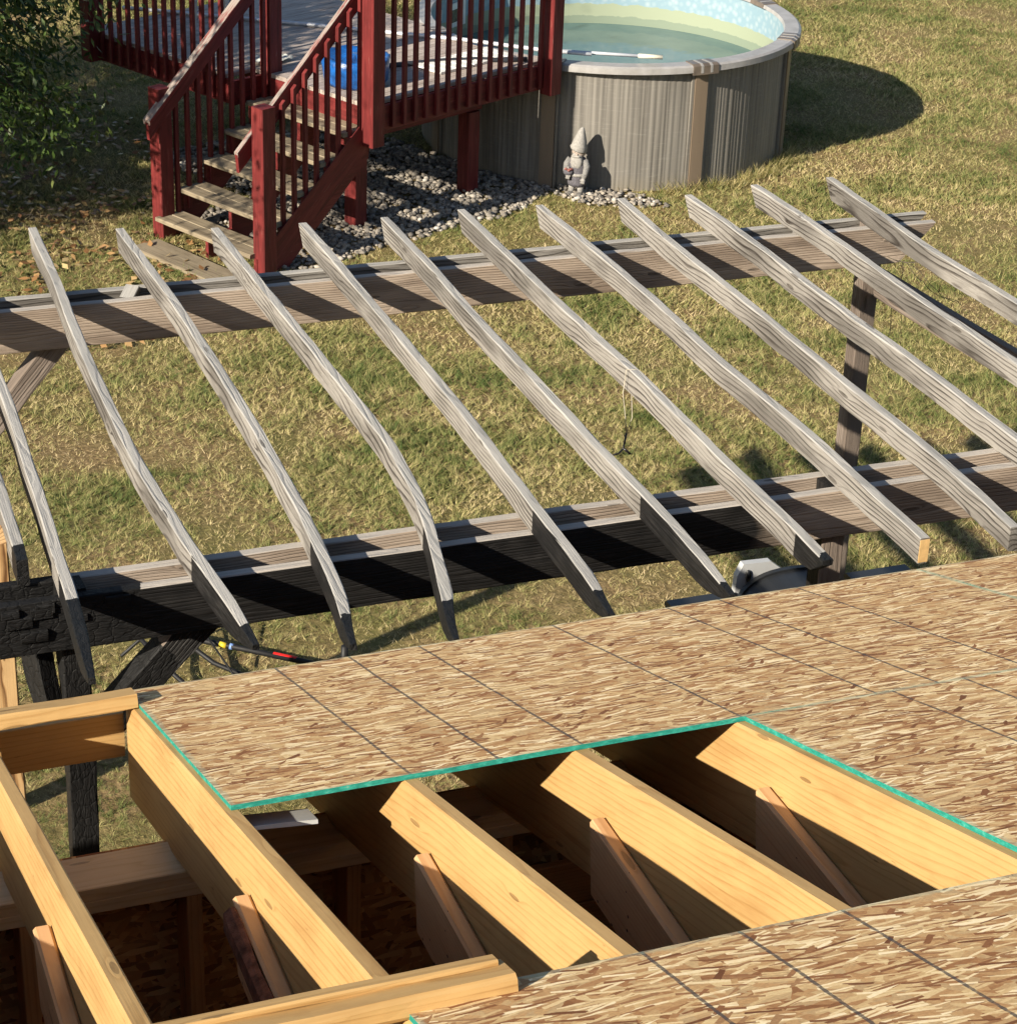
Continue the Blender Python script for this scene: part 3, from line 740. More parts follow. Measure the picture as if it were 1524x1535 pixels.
# ------------------------------------------------------------------ pool
PX, PY, PR, PZ, PH = 298.4, 570.7, 69.6, ZG1, 46.0
pool = Root('swimming_pool', (PX, PY, PZ), label='round above ground pool with taupe ribbed wall and pale grey rim', cat='pool')
def PA(al, r, z): return Vector((r*math.cos(al), -r*math.sin(al), z))   # local
def pool_mats():
    b = NB('taupe_pool_wall'); v = b.obj(); x, y, z = b.sep(v)
    st = b.noise(b.mapping(v, scale=(26, 26, .5)), 1.0, 3, .6)
    c = b.ramp(st, [(.3, (.105, .098, .088)), (.5, (.175, .163, .145)), (.7, (.225, .21, .188))])
    scr = b.noise(b.mapping(v, rot=(.5, .3, 0), scale=(6, 6, 60)), 1.0, 3, .7)
    c = b.mix(b.ramp(scr, [(.55, 0), (.75, .3)]), c, (.31, .295, .265))
    low = b.ramp(b.math('ADD', z, b.math('MULTIPLY', b.noise(v, 5, 3), .2)), [(.06, .5), (.28, 0)])
    c = b.mix(low, c, (.20, .17, .12))
    M['pwall'] = b.done(c, .5, b.bump(st, .2, .002), spec=.35)
    M['pup'] = simple('taupe_pool_upright', (.19, .145, .105), .42, .12, 6, stretch=(1, 1, .1))
    b = NB('pale_grey_pool_rail'); v = b.obj()
    nz = b.noise(v, 7, 4, .65)
    c = b.ramp(nz, [(.3, (.25, .24, .23)), (.65, (.35, .34, .335))])
    M['prail'] = b.done(c, .38, spec=.45)
    M['pcap'] = simple('dark_taupe_joint_cap', (.13, .105, .085), .35, .2, 9, spec=.5)
    M['pswoosh'] = simple('pale_joint_stripe', (.30, .29, .28), .4, .1)
    b = NB('pool_liner'); v = b.obj(); x, y, z = b.sep(v)
    nz = b.noise(b.mapping(v, scale=(1, 1, .6)), 9, 4, .6)
    vo = b.voro(v, 16, out='Distance')
    c = b.ramp(vo, [(.1, (.31, .385, .42)), (.6, (.21, .31, .37))])
    al = b.ramp(b.math('ADD', z, b.math('MULTIPLY', b.math('SUBTRACT', nz, .5), .07)), [(.80/2, 1), (.93/2, .0)])
    hz = b.math('ADD', z, b.math('MULTIPLY', b.math('SUBTRACT', nz, .5), .06))
    c = b.mix(b.math('LESS_THAN', hz, .865), c, (.27, .31, .225))
    c = b.mix(b.math('LESS_THAN', hz, .74), c, (.19, .235, .18))
    M['liner'] = b.done(c, .5, spec=.3)
    b = NB('pool_water'); v = b.obj()
    nz = b.noise(v, 3.5, 3, .55)
    c = b.ramp(nz, [(.3, (.07, .135, .14)), (.7, (.105, .175, .17))])
    M['water'] = b.done(c, .03, b.bump(b.noise(v, 9, 3), .10, .02), spec=.5, IOR=1.33)
pool_mats()
UPS = [math.radians(84.2+45*k-.0) for k in range(8)]
def pool_wall(R, z0, z1, name, mat, ribs=True, inward=False):
    N = 960; V = []; F = []
    for k in range(N):
        a = 2*math.pi*k/N
        s = (a*R) % 7.6                                          # corrugation repeats every 7.6 in
        off = 0.0
        if ribs:
            for c0, wd in ((.9, .35), (2.3, .35), (4.6, .35), (5.1, .25), (6.9, .3)):
                if abs(s-c0) < wd: off -= .22*(1-(abs(s-c0)/wd)**2)
        V.append(tuple(PA(a, R+off, z0)*IN)); V.append(tuple(PA(a, R+off, z1)*IN))
    for k in range(N):
        i = 2*k; j = 2*((k+1) % N)
        f = (i, i+1, j+1, j)
        F.append(f if not inward else tuple(reversed(f)))
    return link(name, mesh(V, F, True), mat, pool)
pool_wall(PR, -.6, PH-.2, 'wall', M['pwall'])
pool_wall(PR-1.2, .4, PH-.3, 'liner', M['liner'], ribs=False, inward=True)
def arc_slab(name, parent, mat, a0, a1, prof, n=14, smooth=False):
    V = []; F = []; m_ = len(prof)
    for i in range(n+1):
        a = a0+(a1-a0)*i/n
        for r, z in prof: V.append(tuple(PA(a, r, z)*IN))
    for i in range(n):
        for j in range(m_):
            F.append((i*m_+j, (i+1)*m_+j, (i+1)*m_+(j+1) % m_, i*m_+(j+1) % m_))
    F.append(tuple(range(m_))); F.append(tuple(n*m_+j for j in reversed(range(m_))))
    me = mesh(V, F, smooth); return link(name, me, mat, parent)
for k, a in enumerate(UPS):
    half = .036
    prof = [(PR+.02, -.4), (PR+1.5, -.4), (PR+1.5, PH-1.8), (PR+.02, PH-1.8)]
    up_ = arc_slab('upright', pool, M['pup'], a-half, a+half, prof, 4)
    arc_slab('trim_strip', up_, M['pwall'], a-half-.016, a-half-.002, [(PR+.02, -.3), (PR+1.0, -.3), (PR+1.0, PH-2), (PR+.02, PH-2)], 2)
    arc_slab('trim_strip', up_, M['pwall'], a+half+.002, a+half+.016, [(PR+.02, -.3), (PR+1.0, -.3), (PR+1.0, PH-2), (PR+.02, PH-2)], 2)
    rp = [(PR-3.0, PH-1.0), (PR-2.6, PH+.3), (PR+2.6, PH+.35), (PR+3.5, PH-.2), (PR+3.7, PH-2.2), (PR+3.2, PH-2.2), (PR+2.7, PH-.9), (PR-2.6, PH-1.1)]
    a2 = UPS[(k+1) % 8] if k < 7 else UPS[0]+2*math.pi
    arc_slab('top_rail', pool, M['prail'], a+.055, a2-.055, rp, 18)
    cp = [(PR-3.2, PH-1.1), (PR-2.8, PH+.6), (PR+2.6, PH+.75), (PR+3.9, PH+.1), (PR+4.1, PH-3.0), (PR+3.2, PH-3.0), (PR+2.5, PH-1.2)]
    cap = arc_slab('joint_cap', pool, M['pcap'], a-.07, a+.07, cp, 6)
    for dd in (-.03, .022):
        arc_slab('swoosh', cap, M['pswoosh'], a+dd-.006, a+dd+.008, [(PR-2.4, PH+.62), (PR-2.4, PH+.75), (PR+2.7, PH+.86), (PR+4.0, PH+.16), (PR+4.15, PH-2.4), (PR+4.02, PH-2.4)], 2)
wv = [(0, 0, 0)]; NW = 96
wv = [tuple(PA(2*math.pi*k/NW, PR-1.3, 26.0)*IN) for k in range(NW)]
link('water', mesh(wv, [tuple(reversed(range(NW)))]), M['water'], pool)
# skimmer mouth and return fitting on the inner wall, seen through the railing
wh = simple('white_plastic', (.74, .73, .69), .4, .06)
def on_liner(al, z, w_, h_, name, mat, depth=.5, parent=None):
    return arc_slab(name, parent or pool, mat, al-w_/2/PR, al+w_/2/PR, [(PR-1.25, z), (PR-1.25-depth, z), (PR-1.25-depth, z+h_), (PR-1.25, z+h_)], 3)
sk = on_liner(math.radians(-128), 31, 13, 9.5, 'skimmer_frame', wh)
on_liner(math.radians(-128), 33, 9, 5, 'skimmer_mouth', blk, .62, sk)
rj = on_liner(math.radians(-140), 36, 3.2, 4.2, 'return_fitting', wh, .6)
on_liner(math.radians(-140), 37.2, 1.4, 2, 'return_eye', blk, .75, rj)

# ------------------------------------------------------------------ red deck with stair
PHI = math.radians(26); KX, KY = 173.83, 473.48
deck = Root('pool_deck', (KX, KY, ZG1), PHI, local=True, label='red painted wooden pool deck with railing and short open stair', cat='deck')
def DW(a, b, z): return Vector((KX+a*math.cos(PHI)-b*math.sin(PHI), KY+a*math.sin(PHI)+b*math.cos(PHI), ZG1+z))
RIM0, RIM1, FL = 38.0, 46.4, 47.9
red = M['redpaint']
def dp(name, p0, p1, w_, d_, mat=red, **k): return plank(name, deck, mat, p0, p1, w_, d_, **k)
# framing
dp('rim_joist', (-1, .75, (RIM0+RIM1)/2), (87.5, .75, (RIM0+RIM1)/2), 1.5, RIM1-RIM0, ch=.1)
dp('rim_joist', (.8, 1.6, (RIM0+RIM1)/2), (.8, 53, (RIM0+RIM1)/2), 1.5, RIM1-RIM0, ch=.1)
dp('rim_joist', (-11.5, 53.0, (RIM0+RIM1)/2), (-11.5, 131, (RIM0+RIM1)/2), 1.5, RIM1-RIM0, ch=.1)
dp('rim_joist', (-10.7, 53.8, (RIM0+RIM1)/2), (.7, 53.8, (RIM0+RIM1)/2), 1.5, RIM1-RIM0, ch=.1)
for a in range(14, 60, 16): dp('joist', (a, 1.6, (RIM0+RIM1)/2), (a, 128, (RIM0+RIM1)/2), 1.5, RIM1-RIM0-.2, ch=.1)
for b in (17.8, 70): dp('carrying_beam', (4 if b < 50 else 20, b, RIM0-4.2), (70 if b < 50 else 58, b, RIM0-4.2), 3.0, 8.0, ch=.1)
for a, b in ((10.7, 17.6), (65.2, 17.8), (50, 70)): dp('support_post', (a, b, -1), (a, b, RIM0-8.3 if b in (17.6, 17.8, 70) else RIM0), 5.5, 5.5, up=(1, 0, 0), ch=.2)
# floor boards run along the front; the pool takes the far right corner
nb = 0; b = 1.9
while b < 130:
    a0 = .2 if b < 53 else -12.0
    # stop short of the pool rim
    a1 = 87.0
    for t in np.arange(a0, 87, .5):
        p = DW(t, b, 0)
        if math.hypot(p.x-PX, p.y-PY) < PR+4.6: a1 = t-.3; break
    dp('floor_board', (a0, b+2.6, FL-.75), (a1, b+2.6, FL-.75), 5.3, 1.4, mat=M['decking'], ch=.12, seg=4, rough=.06, seed=nb); b += 5.55; nb += 1
# posts
def dpost(a, b, z0, z1, **k): return dp('railing_post', (a, b, z0), (a, b, z1), 5.4, 5.4, up=(1, 0, 0), ch=.22, **k)
dpost(0, -1.9, RIM0-3.2, FL+42); dpost(85.4, -1.8, RIM0-1.5, FL+42)
dpost(2.6, 51.0, RIM0-6, FL+42); dpost(-14, 129, RIM0, FL+42)
nR = dp('newel_post', (-45.3, -.4, -2), (-45.3, -.4, 56), 5.4, 5.4, up=(1, 0, 0), ch=.22)
nL = dp('newel_post', (-45.5, 50.6, -2), (-45.5, 50.6, 51), 5.4, 5.4, up=(1, 0, 0), ch=.22)
# front railing
bal = dp('baluster', (5, -.75, RIM0+1.0), (5, -.75, FL+38), 1.45, 1.45, up=(1, 0, 0), ch=.12)
BL = frame(Vector((5, -.75, RIM0+1.0)), Vector((5, -.75, FL+38)), Vector((1, 0, 0)))
def bal_at(a, b, z0):
    Mx = BL.copy(); Mx.translation = Vector((a, b, z0))*IN
    return copy_part(bal, deck, Mx)
for k in range(1, 16): bal_at(5+k*5.05, -.75, RIM0+1.0)
for bb in np.arange(58, 128, 5.05): bal_at(-13.0, float(bb), RIM0+1.0)
dp('handrail', (0, -1.2, FL+37), (86, -1.2, FL+37), 3.5, 1.5, mat=M['rail'])
dp('handrail', (-13.2, 52, FL+37), (-13.2, 131, FL+37), 3.5, 1.5, mat=M['rail'])
# stair: five open treads of two boards, stringers, rails with balusters
RISE, RUN = 8.0, 9.7
def nose(k): return -1.5-RUN*(5-k)-RUN*.0                     # k=1..5
for k in range(1, 6):
    a = -50+(k-1)*10.0; z = RISE*k
    for q in range(2): dp('tread', (a+2.7+q*5.6, 1.5, z-.75), (a+2.7+q*5.6+.05, 49.6, z-.75), 5.4, 1.5, mat=M['tread'], ch=.25, seg=6, rough=.1, seed=k*3+q)
for bb in (.9, 25, 49.6):
    # cut stringer: stepped profile
    V = []; F = []; prof = []
    for k in range(0, 6):
        a = -48.3+(k)*10.0; prof.append((a, RISE*k)); prof.append((a, RISE*(k+1)-1.6 if k < 5 else RIM1-.4))
    prof.append((.0, RIM1-.4)); prof.append((.0, 30)); prof.append((-36, 0))
    n = len(prof)
    for s_ in (-.75, .75):
        for a, z in prof: V.append((a*IN, (bb+s_)*IN, z*IN))
    for i in range(n): j = (i+1) % n; F.append((i, j, n+j, n+i))
    F.append(tuple(reversed(range(n)))); F.append(tuple(range(n, 2*n)))
    me = mesh(V, F); bm = bmesh.new(); bm.from_mesh(me); bmesh.ops.triangulate(bm, faces=[f for f in bm.faces if len(f.verts) > 4]); bm.normal_update(); bm.to_mesh(me); bm.free()
    link('stringer', me, red, deck)
slope = (FL+36-44)/(45.0)
def rail_z(a): return 48.5+(a+45.3)*.86
for bb, capw, bofs in ((3.1, 1.7, -1.45), (47.6, 3.4, 1.4)):
    dp('stair_handrail', (-53.5, bb, rail_z(-53.5)), (0, bb, rail_z(0)), capw, 1.4, mat=M['rail'], ch=.12, cut0=.6)
    dp('rail_board', (-53.2, bb, rail_z(-53.2)-3.3), (0, bb, rail_z(0)-3.3), 1.4, 4.9, ch=.1, cut0=.7)
    for k in range(9):
        a = -40.5+k*4.75
        z0 = (a+48)*.80-1.5
        L = rail_z(a)-1.6-z0
        dp('stair_baluster', (a, bb+bofs, z0), (a, bb+bofs, z0+L), 1.45, 1.45, up=(1, 0, 0), ch=.15, cut1=.9)
dp('stringer_cap', (-43, .0, 4.6), (-1.5, .0, 38.0), .28, 9.0, ch=.05)
# bottom landing plank on the grass
pl = Root('landing_plank', tuple(DW(-58, 24, 0)), PHI, local=True, label='wide worn plank lying on the grass at the foot of the stair', cat='plank')
plank('board', pl, M['tread'], (0, -21, .9), (0, 21, 1.6), 11.2, 1.5, ch=.2, seg=8, rough=.12, seed=3)

# things on the deck
def on_deck(name, a, b, z, **k): return Root(name, tuple(DW(a, b, z)), PHI, local=True, **k)
blue = simple('blue_plastic_film', (.012, .10, .36), .3, .35, 14, .006, spec=.5)
tb_ = on_deck('blue_tub', 14.5, 22, FL, label='round blue plastic tub with crinkled cover on the deck behind the railing', cat='tub')
me = lathe_mesh([(0, 0), (9.5, 0), (10.6, 1.5), (11.2, 6), (11.6, 9), (10.8, 9.6), (10, 9.0), (8, 8.0), (4, 9.2), (0, 9.5)], 40)
for v in me.vertices:
    q = v.co*28; f = 1+.06*mnoise.noise(q)+.03*mnoise.noise(q*2.5); v.co = Vector((v.co.x*f, v.co.y*f, v.co.z*(1+.10*mnoise.noise(q*1.3))))
link('shell', me, blue, tb_)
pole = on_deck('pool_pole', 40, 28, FL, label='long pale telescopic pool pole lying across the deck and pool rim', cat='pole')
pm = simple('pale_aluminium_pole', (.62, .64, .68), .35, .08, 5, metallic=.2)
def ldeck(x, y, z): # world inches -> local to pole
    d = Vector((x, y, 0))-Vector(tuple(DW(40, 28, 0))[:2]+(0,)); return (d.x*math.cos(PHI)+d.y*math.sin(PHI), -d.x*math.sin(PHI)+d.y*math.cos(PHI), z)
tube('tube', pole, pm, [ldeck(122, 612, .8), ldeck(180, 575, .8), ldeck(230, 541, .8), ldeck(252, 522, .8), ldeck(268, 513, .6)], .75)
tube('inner_tube', pole, pm, [ldeck(252, 522, .8), ldeck(290, 506, .1)], .62)
tube('end_grip', pole, simple('cream_grip', (.66, .62, .50), .5, .1), [ldeck(284, 508.5, .2), ldeck(292, 505.2, .1)], .8)
mat_ = on_deck('slatted_mat', 62, 17, FL, label='white slatted plastic mat lying on the deck beside the pool', cat='mat')
for k in range(9): plank('slat', mat_, wh, (-17+k*4.1, -6.5, .5), (-17+k*4.1, 7, .5), 3.7, .8, ch=.15)
hose = on_deck('garden_hose', 45, 12, FL, label='dark hose curving over the deck boards near the white mat', cat='hose')
tube('hose_run', hose, simple('dark_hose', (.03, .035, .045), .5, .2), [(-14, 18, .7), (-2, 14, .7), (10, 9, .7), (20, 3, .7), (27, -4, .7), (34, -8, .7)], .9)
ch_ = on_deck('patio_chair', 22, 96, FL, label='pale patio chair with slim legs at the back of the deck', cat='chair')
cm = simple('pale_grey_chair_frame', (.50, .52, .52), .45, .1)
for a, b in ((-9, -9), (9, -9), (-9, 9), (9, 9)): plank('leg', ch_, cm, (a, b, 0), (a*.9, b*.9, 17), 1.3, 1.3, up=(1, 0, 0))
for k in range(5): plank('seat_slat', ch_, cm, (-9.5, -8+k*4, 17.4), (9.5, -8+k*4, 17.4), 3.4, .8)
for k in range(4): plank('back_slat', ch_, cm, (-9.5, 9.5+k*.8, 21+k*4.4), (9.5, 9.5+k*.8, 21+k*4.4), .8, 3.6)
for a in (-9.2, 9.2): plank('back_leg', ch_, cm, (a, 8.8, 17), (a, 12.8, 37), 1.2, 1.2, up=(1, 0, 0))
tw = on_deck('towel', 10, 60, FL, label='crumpled pale towel hanging by the top of the stair', cat='towel')
bm = bmesh.new(); bmesh.ops.create_grid(bm, x_segments=24, y_segments=14, size=1)
for v in bm.verts:
    p = v.co.copy(); v.co = Vector((p.x*7, p.y*5, 1.0+1.3*abs(mnoise.noise(Vector((p.x*2.2, p.y*2.6, 5))))+.5*mnoise.noise(p*5)))*IN
me = bpy.data.meshes.new('m'); bm.to_mesh(me); bm.free()
for p in me.polygons: p.use_smooth = True
link('cloth', me, simple('pale_towel', (.52, .53, .50), .9, .12, 20, .002), tw)

# ------------------------------------------------------------------ gnome statue
def gnome():
    gx, gy = 261.0, 504.0
    yaw = math.radians(-42)
    g = Root('gnome_statue', (gx, gy, ZG1), yaw, local=True, label='pale stone garden gnome in pointed hat holding flowers against the pool wall', cat='statue')
    stone = simple('pale_painted_stone', (.29, .278, .262), .8, .18, 60, .002)
    coat = simple('grey_purple_coat', (.10, .095, .11), .8, .25, 70, .003)
    knit = simple('grey_knit_sleeve', (.20, .195, .19), .85, .3, 110, .004)
    rosy = simple('faded_red_flowers', (.26, .10, .085), .8, .35, 120, .004)
    boot = simple('dark_stone_boots', (.12, .115, .11), .75, .3, 60, .003)
    skin = simple('pale_stone_face', (.34, .28, .24), .75, .1, 50)
    K = 1.0
    def blob(name, mat, c, r, rot=(0, 0, 0), amp=.05, fq=3, sub=3, parent=None):
        bm = bmesh.new(); bmesh.ops.create_icosphere(bm, subdivisions=sub, radius=1)
        for v in bm.verts:
            f = 1+amp*mnoise.noise(v.co*fq+Vector(c)); v.co = Vector((v.co.x*r[0], v.co.y*r[1], v.co.z*r[2]))*f*IN*K
        me = bpy.data.meshes.new('m'); bm.to_mesh(me); bm.free()
        for p in me.polygons: p.use_smooth = True
        o = link(name, me, mat, parent or g, loc=Vector(c)*IN*K); o.rotation_euler = rot; return o
    # hat: cone leaning a touch, drooping over the brow
    me = lathe_mesh([(0.1, 0), (3.0, 0), (3.25, .5), (3.0, 1.4), (2.5, 3.2), (1.85, 5.0), (1.25, 6.4), (.85, 7.2), (.35, 7.6), (.02, 7.65)], 22)
    for v in me.vertices:
        z = v.co.z/IN; v.co.x += (.16*z)*IN; v.co.z += (-.25*(v.co.x/IN)*(1 if z < 1 else .2))*IN
        v.co *= 1+.03*mnoise.noise(v.co*60)
    hat = link('hat', me, stone, g, loc=Vector((.0, 0, 15.4))*IN)
    head = blob('head', skin, (.3, -.1, 14.6), (2.3, 2.3, 2.3), amp=.03)
    blob('nose', skin, (.1, -2.5, -.3), (.6, .6, .55), parent=head, sub=2)
    for s in (-1, 1):
        blob('eye', boot, (.1+s*.8, -2.1, .35), (.22, .15, .2), parent=head, sub=2)
        blob('ear', skin, (s*2.3, 0, 0), (.4, .6, .8), parent=head, sub=2)
    be = blob('beard', stone, (.1, -1.7, 11.9), (2.5, 1.6, 3.0), amp=.16, fq=4)
    blob('moustache', stone, (0, -1.3, 1.9), (1.7, .5, .5), parent=be, amp=.1)
    # body
    me = lathe_mesh([(0.1, 3.6), (3.4, 3.6), (3.7, 4.6), (3.4, 6.6), (3.3, 8.5), (3.5, 10.5), (3.1, 12.4), (1.8, 13.4), (.1, 13.6)], 22, 1, .82)
    for v in me.vertices: v.co *= 1+.05*mnoise.noise(v.co*55)
    link('coat', me, coat, g)
    link('belt', lathe_mesh([(3.3, 7.0), (3.55, 7.0), (3.55, 7.9), (3.3, 7.9)], 22, 1.02, .86), stone, g)
    for s in (-1, 1):
        tube('arm', g, knit, [(s*2.9, -.2, 12.2), (s*4.0, -.8, 10.3), (s*3.9, -1.8, 8.4), (s*2.6 if s < 0 else 3.6, -3.0, 7.4 if s < 0 else 6.9)], 1, radii=[1.25, 1.35, 1.15, .95], n=12)
        hd = blob('hand', stone, (s*2.4 if s < 0 else 3.6, -3.3, 7.2 if s < 0 else 6.3), (.95, .8, .9), sub=2, amp=.12)
        for f in range(4): tube('finger', hd, stone, [(-.6+f*.4, -.3, -.3), (-.6+f*.4, -.75, -.65), (-.55+f*.36, -.5, -1.0)], .24, n=6)
        tube('thumb', hd, stone, [(-s*.6, -.2, .2), (-s*1.0, -.6, .0)], .26, n=6)
        tube('leg', g, stone, [(s*1.6, -.3, 4.2), (s*1.75, -.5, 2.6), (s*1.85, -.5, 1.0)], 1, radii=[1.5, 1.25, 1.1], n=12)
        blob('boot', boot, (s*1.95, -1.2, .75), (1.35, 2.2, .95), amp=.06)
    ba = blob('flower_basket', coat, (-2.5, -3.1, 8.4), (2.0, 1.6, 1.2), amp=.1)
    for k in range(11):
        an = k*2.4; rr = .5*math.sqrt(k)
        blob('flower', rosy if k % 3 else stone, (rr*math.cos(an)*1.0, -.3+rr*math.sin(an)*.7, 1.0+.25*math.cos(k)), (.62, .62, .5), sub=1, amp=.2, parent=ba)
    g.o.scale = (.94, .94, 1.10)
gnome()

# ------------------------------------------------------------------ gravel, litter, grass, tree
def in_pool(x, y, m_=1.0): return (x-PX)**2+(y-PY)**2 < (PR+m_)**2
# gravel bed outline in deck-local coordinates
def gravel_in(x, y):
    d = Vector((x-KX, y-KY)); a = d.x*math.cos(PHI)+d.y*math.sin(PHI); b = -d.x*math.sin(PHI)+d.y*math.cos(PHI)
    e = 5*mnoise.noise(Vector((x*.05, y*.05, 1)))
    if in_pool(x, y, .5): return False
    r = math.hypot(x-PX, y-PY)
    near = -7+e-.02*(a-40)
    if a > 84: near = -6+e-(a-84)*.0
    ok = (-38 < a < 86 and b > near and b < 120) or (86 <= a < 108 and r < PR+19+e and b < 20)
    if a < 2: ok = ok and b > -13+e-(.12*(a+38)) and b < 60
    return ok
gm = NB('river_gravel'); rr_ = gm.attr('tone', 'GEOMETRY')
gc = gm.ramp(rr_, [(0, (.035, .03, .027)), (.3, (.105, .092, .08)), (.6, (.20, .175, .145)), (.85, (.31, .265, .205)), (1, (.46, .43, .39))])
gc = gm.mix(.25, gc, gm.ramp(gm.noise(gm.pos(), 60, 3), [(.3, (.2, .18, .16)), (.7, (.6, .56, .5))]))
M['gravel'] = gm.done(gc, .8, gm.bump(gm.noise(gm.pos(), 90, 3), .3, .003), spec=.25)
def build_gravel():
    bm = bmesh.new(); bmesh.ops.create_icosphere(bm, subdivisions=1, radius=1)
    base = np.array([v.co[:] for v in bm.verts]); tri = np.array([[v.index for v in f.verts] for f in bm.faces]); bm.free()
    P = []
    for _ in range(60000):
        x = random.uniform(120, 300); y = random.uniform(440, 600)
        if gravel_in(x, y): P.append((x, y))
        if len(P) > 7000: break
    n = len(P); P = np.array(P)
    s = rng.uniform(.55, 1.45, (n, 1, 1))*np.stack([rng.uniform(.8, 1.35, n), rng.uniform(.65, 1.0, n), rng.uniform(.45, .75, n)], 1)[:, None, :]
    jig = 1+rng.uniform(-.16, .16, (n, len(base), 1))
    q = base[None]*jig*s
    a = rng.uniform(0, 6.28, n); ca, sa = np.cos(a)[:, None], np.sin(a)[:, None]
    x = q[..., 0]*ca-q[..., 1]*sa; y = q[..., 0]*sa+q[..., 1]*ca
    lift = rng.uniform(0, 1.3, (n, 1))
    z = q[..., 2]+lift
    zg = np.array([tz(px, py) for px, py in P])[:, None]
    V = np.stack([x+P[:, 0:1], y+P[:, 1:2], z+zg], -1).reshape(-1, 3)*IN
    F = (tri[None]+(np.arange(n)*len(base))[:, None, None]).reshape(-1, 3)
    me = npmesh(V, F)
    at = me.attributes.new('tone', 'FLOAT', 'POINT'); at.data.foreach_set('value', np.repeat(rng.random(n), len(base)).astype('f4'))
    tag(link('gravel', me, M['gravel']), 'bed of pale river gravel under the deck and along the pool', 'gravel', kind='stuff')
def npmesh(V, F):
    me = bpy.data.meshes.new('m'); V = np.ascontiguousarray(V, 'f4'); F = np.ascontiguousarray(F, 'i4')
    k = F.shape[1]
    me.vertices.add(len(V)); me.vertices.foreach_set('co', V.ravel())
    me.loops.add(F.size); me.loops.foreach_set('vertex_index', F.ravel())
    me.polygons.add(len(F)); me.polygons.foreach_set('loop_start', np.arange(0, F.size, k, dtype='i4')); me.polygons.foreach_set('loop_total', np.full(len(F), k, 'i4'))
    me.update(calc_edges=True); me.validate(); return me
build_gravel()

def grass_mat():
    b = NB('lawn_grass_blades'); p = b.pos(); t = b.attr('tone', 'GEOMETRY')
    n3 = b.noise(p, .45, 3)
    f = b.math('ADD', t, b.math('MULTIPLY', b.math('SUBTRACT', n3, .5), .3), clamp=True)
    c = b.ramp(f, [(.08, (.045, .080, .018)), (.28, (.095, .135, .034)), (.48, (.20, .21, .068)), (.68, (.36, .32, .135)), (.86, (.50, .41, .20)), (1, (.60, .48, .28))])
    m_ = b.done(c, .62, spec=.25)
    # thin blades let some light through
    tr = b.n('ShaderNodeBsdfTranslucent'); b.set(tr.inputs[0], c)
    mx = b.n('ShaderNodeMixShader'); mx.inputs[0].default_value = .15
    b.t.links.new(b.bsdf.outputs[0], mx.inputs[1]); b.t.links.new(tr.outputs[0], mx.inputs[2]); b.t.links.new(mx.outputs[0], b.out.inputs[0])
    return m_
M['grass'] = grass_mat()
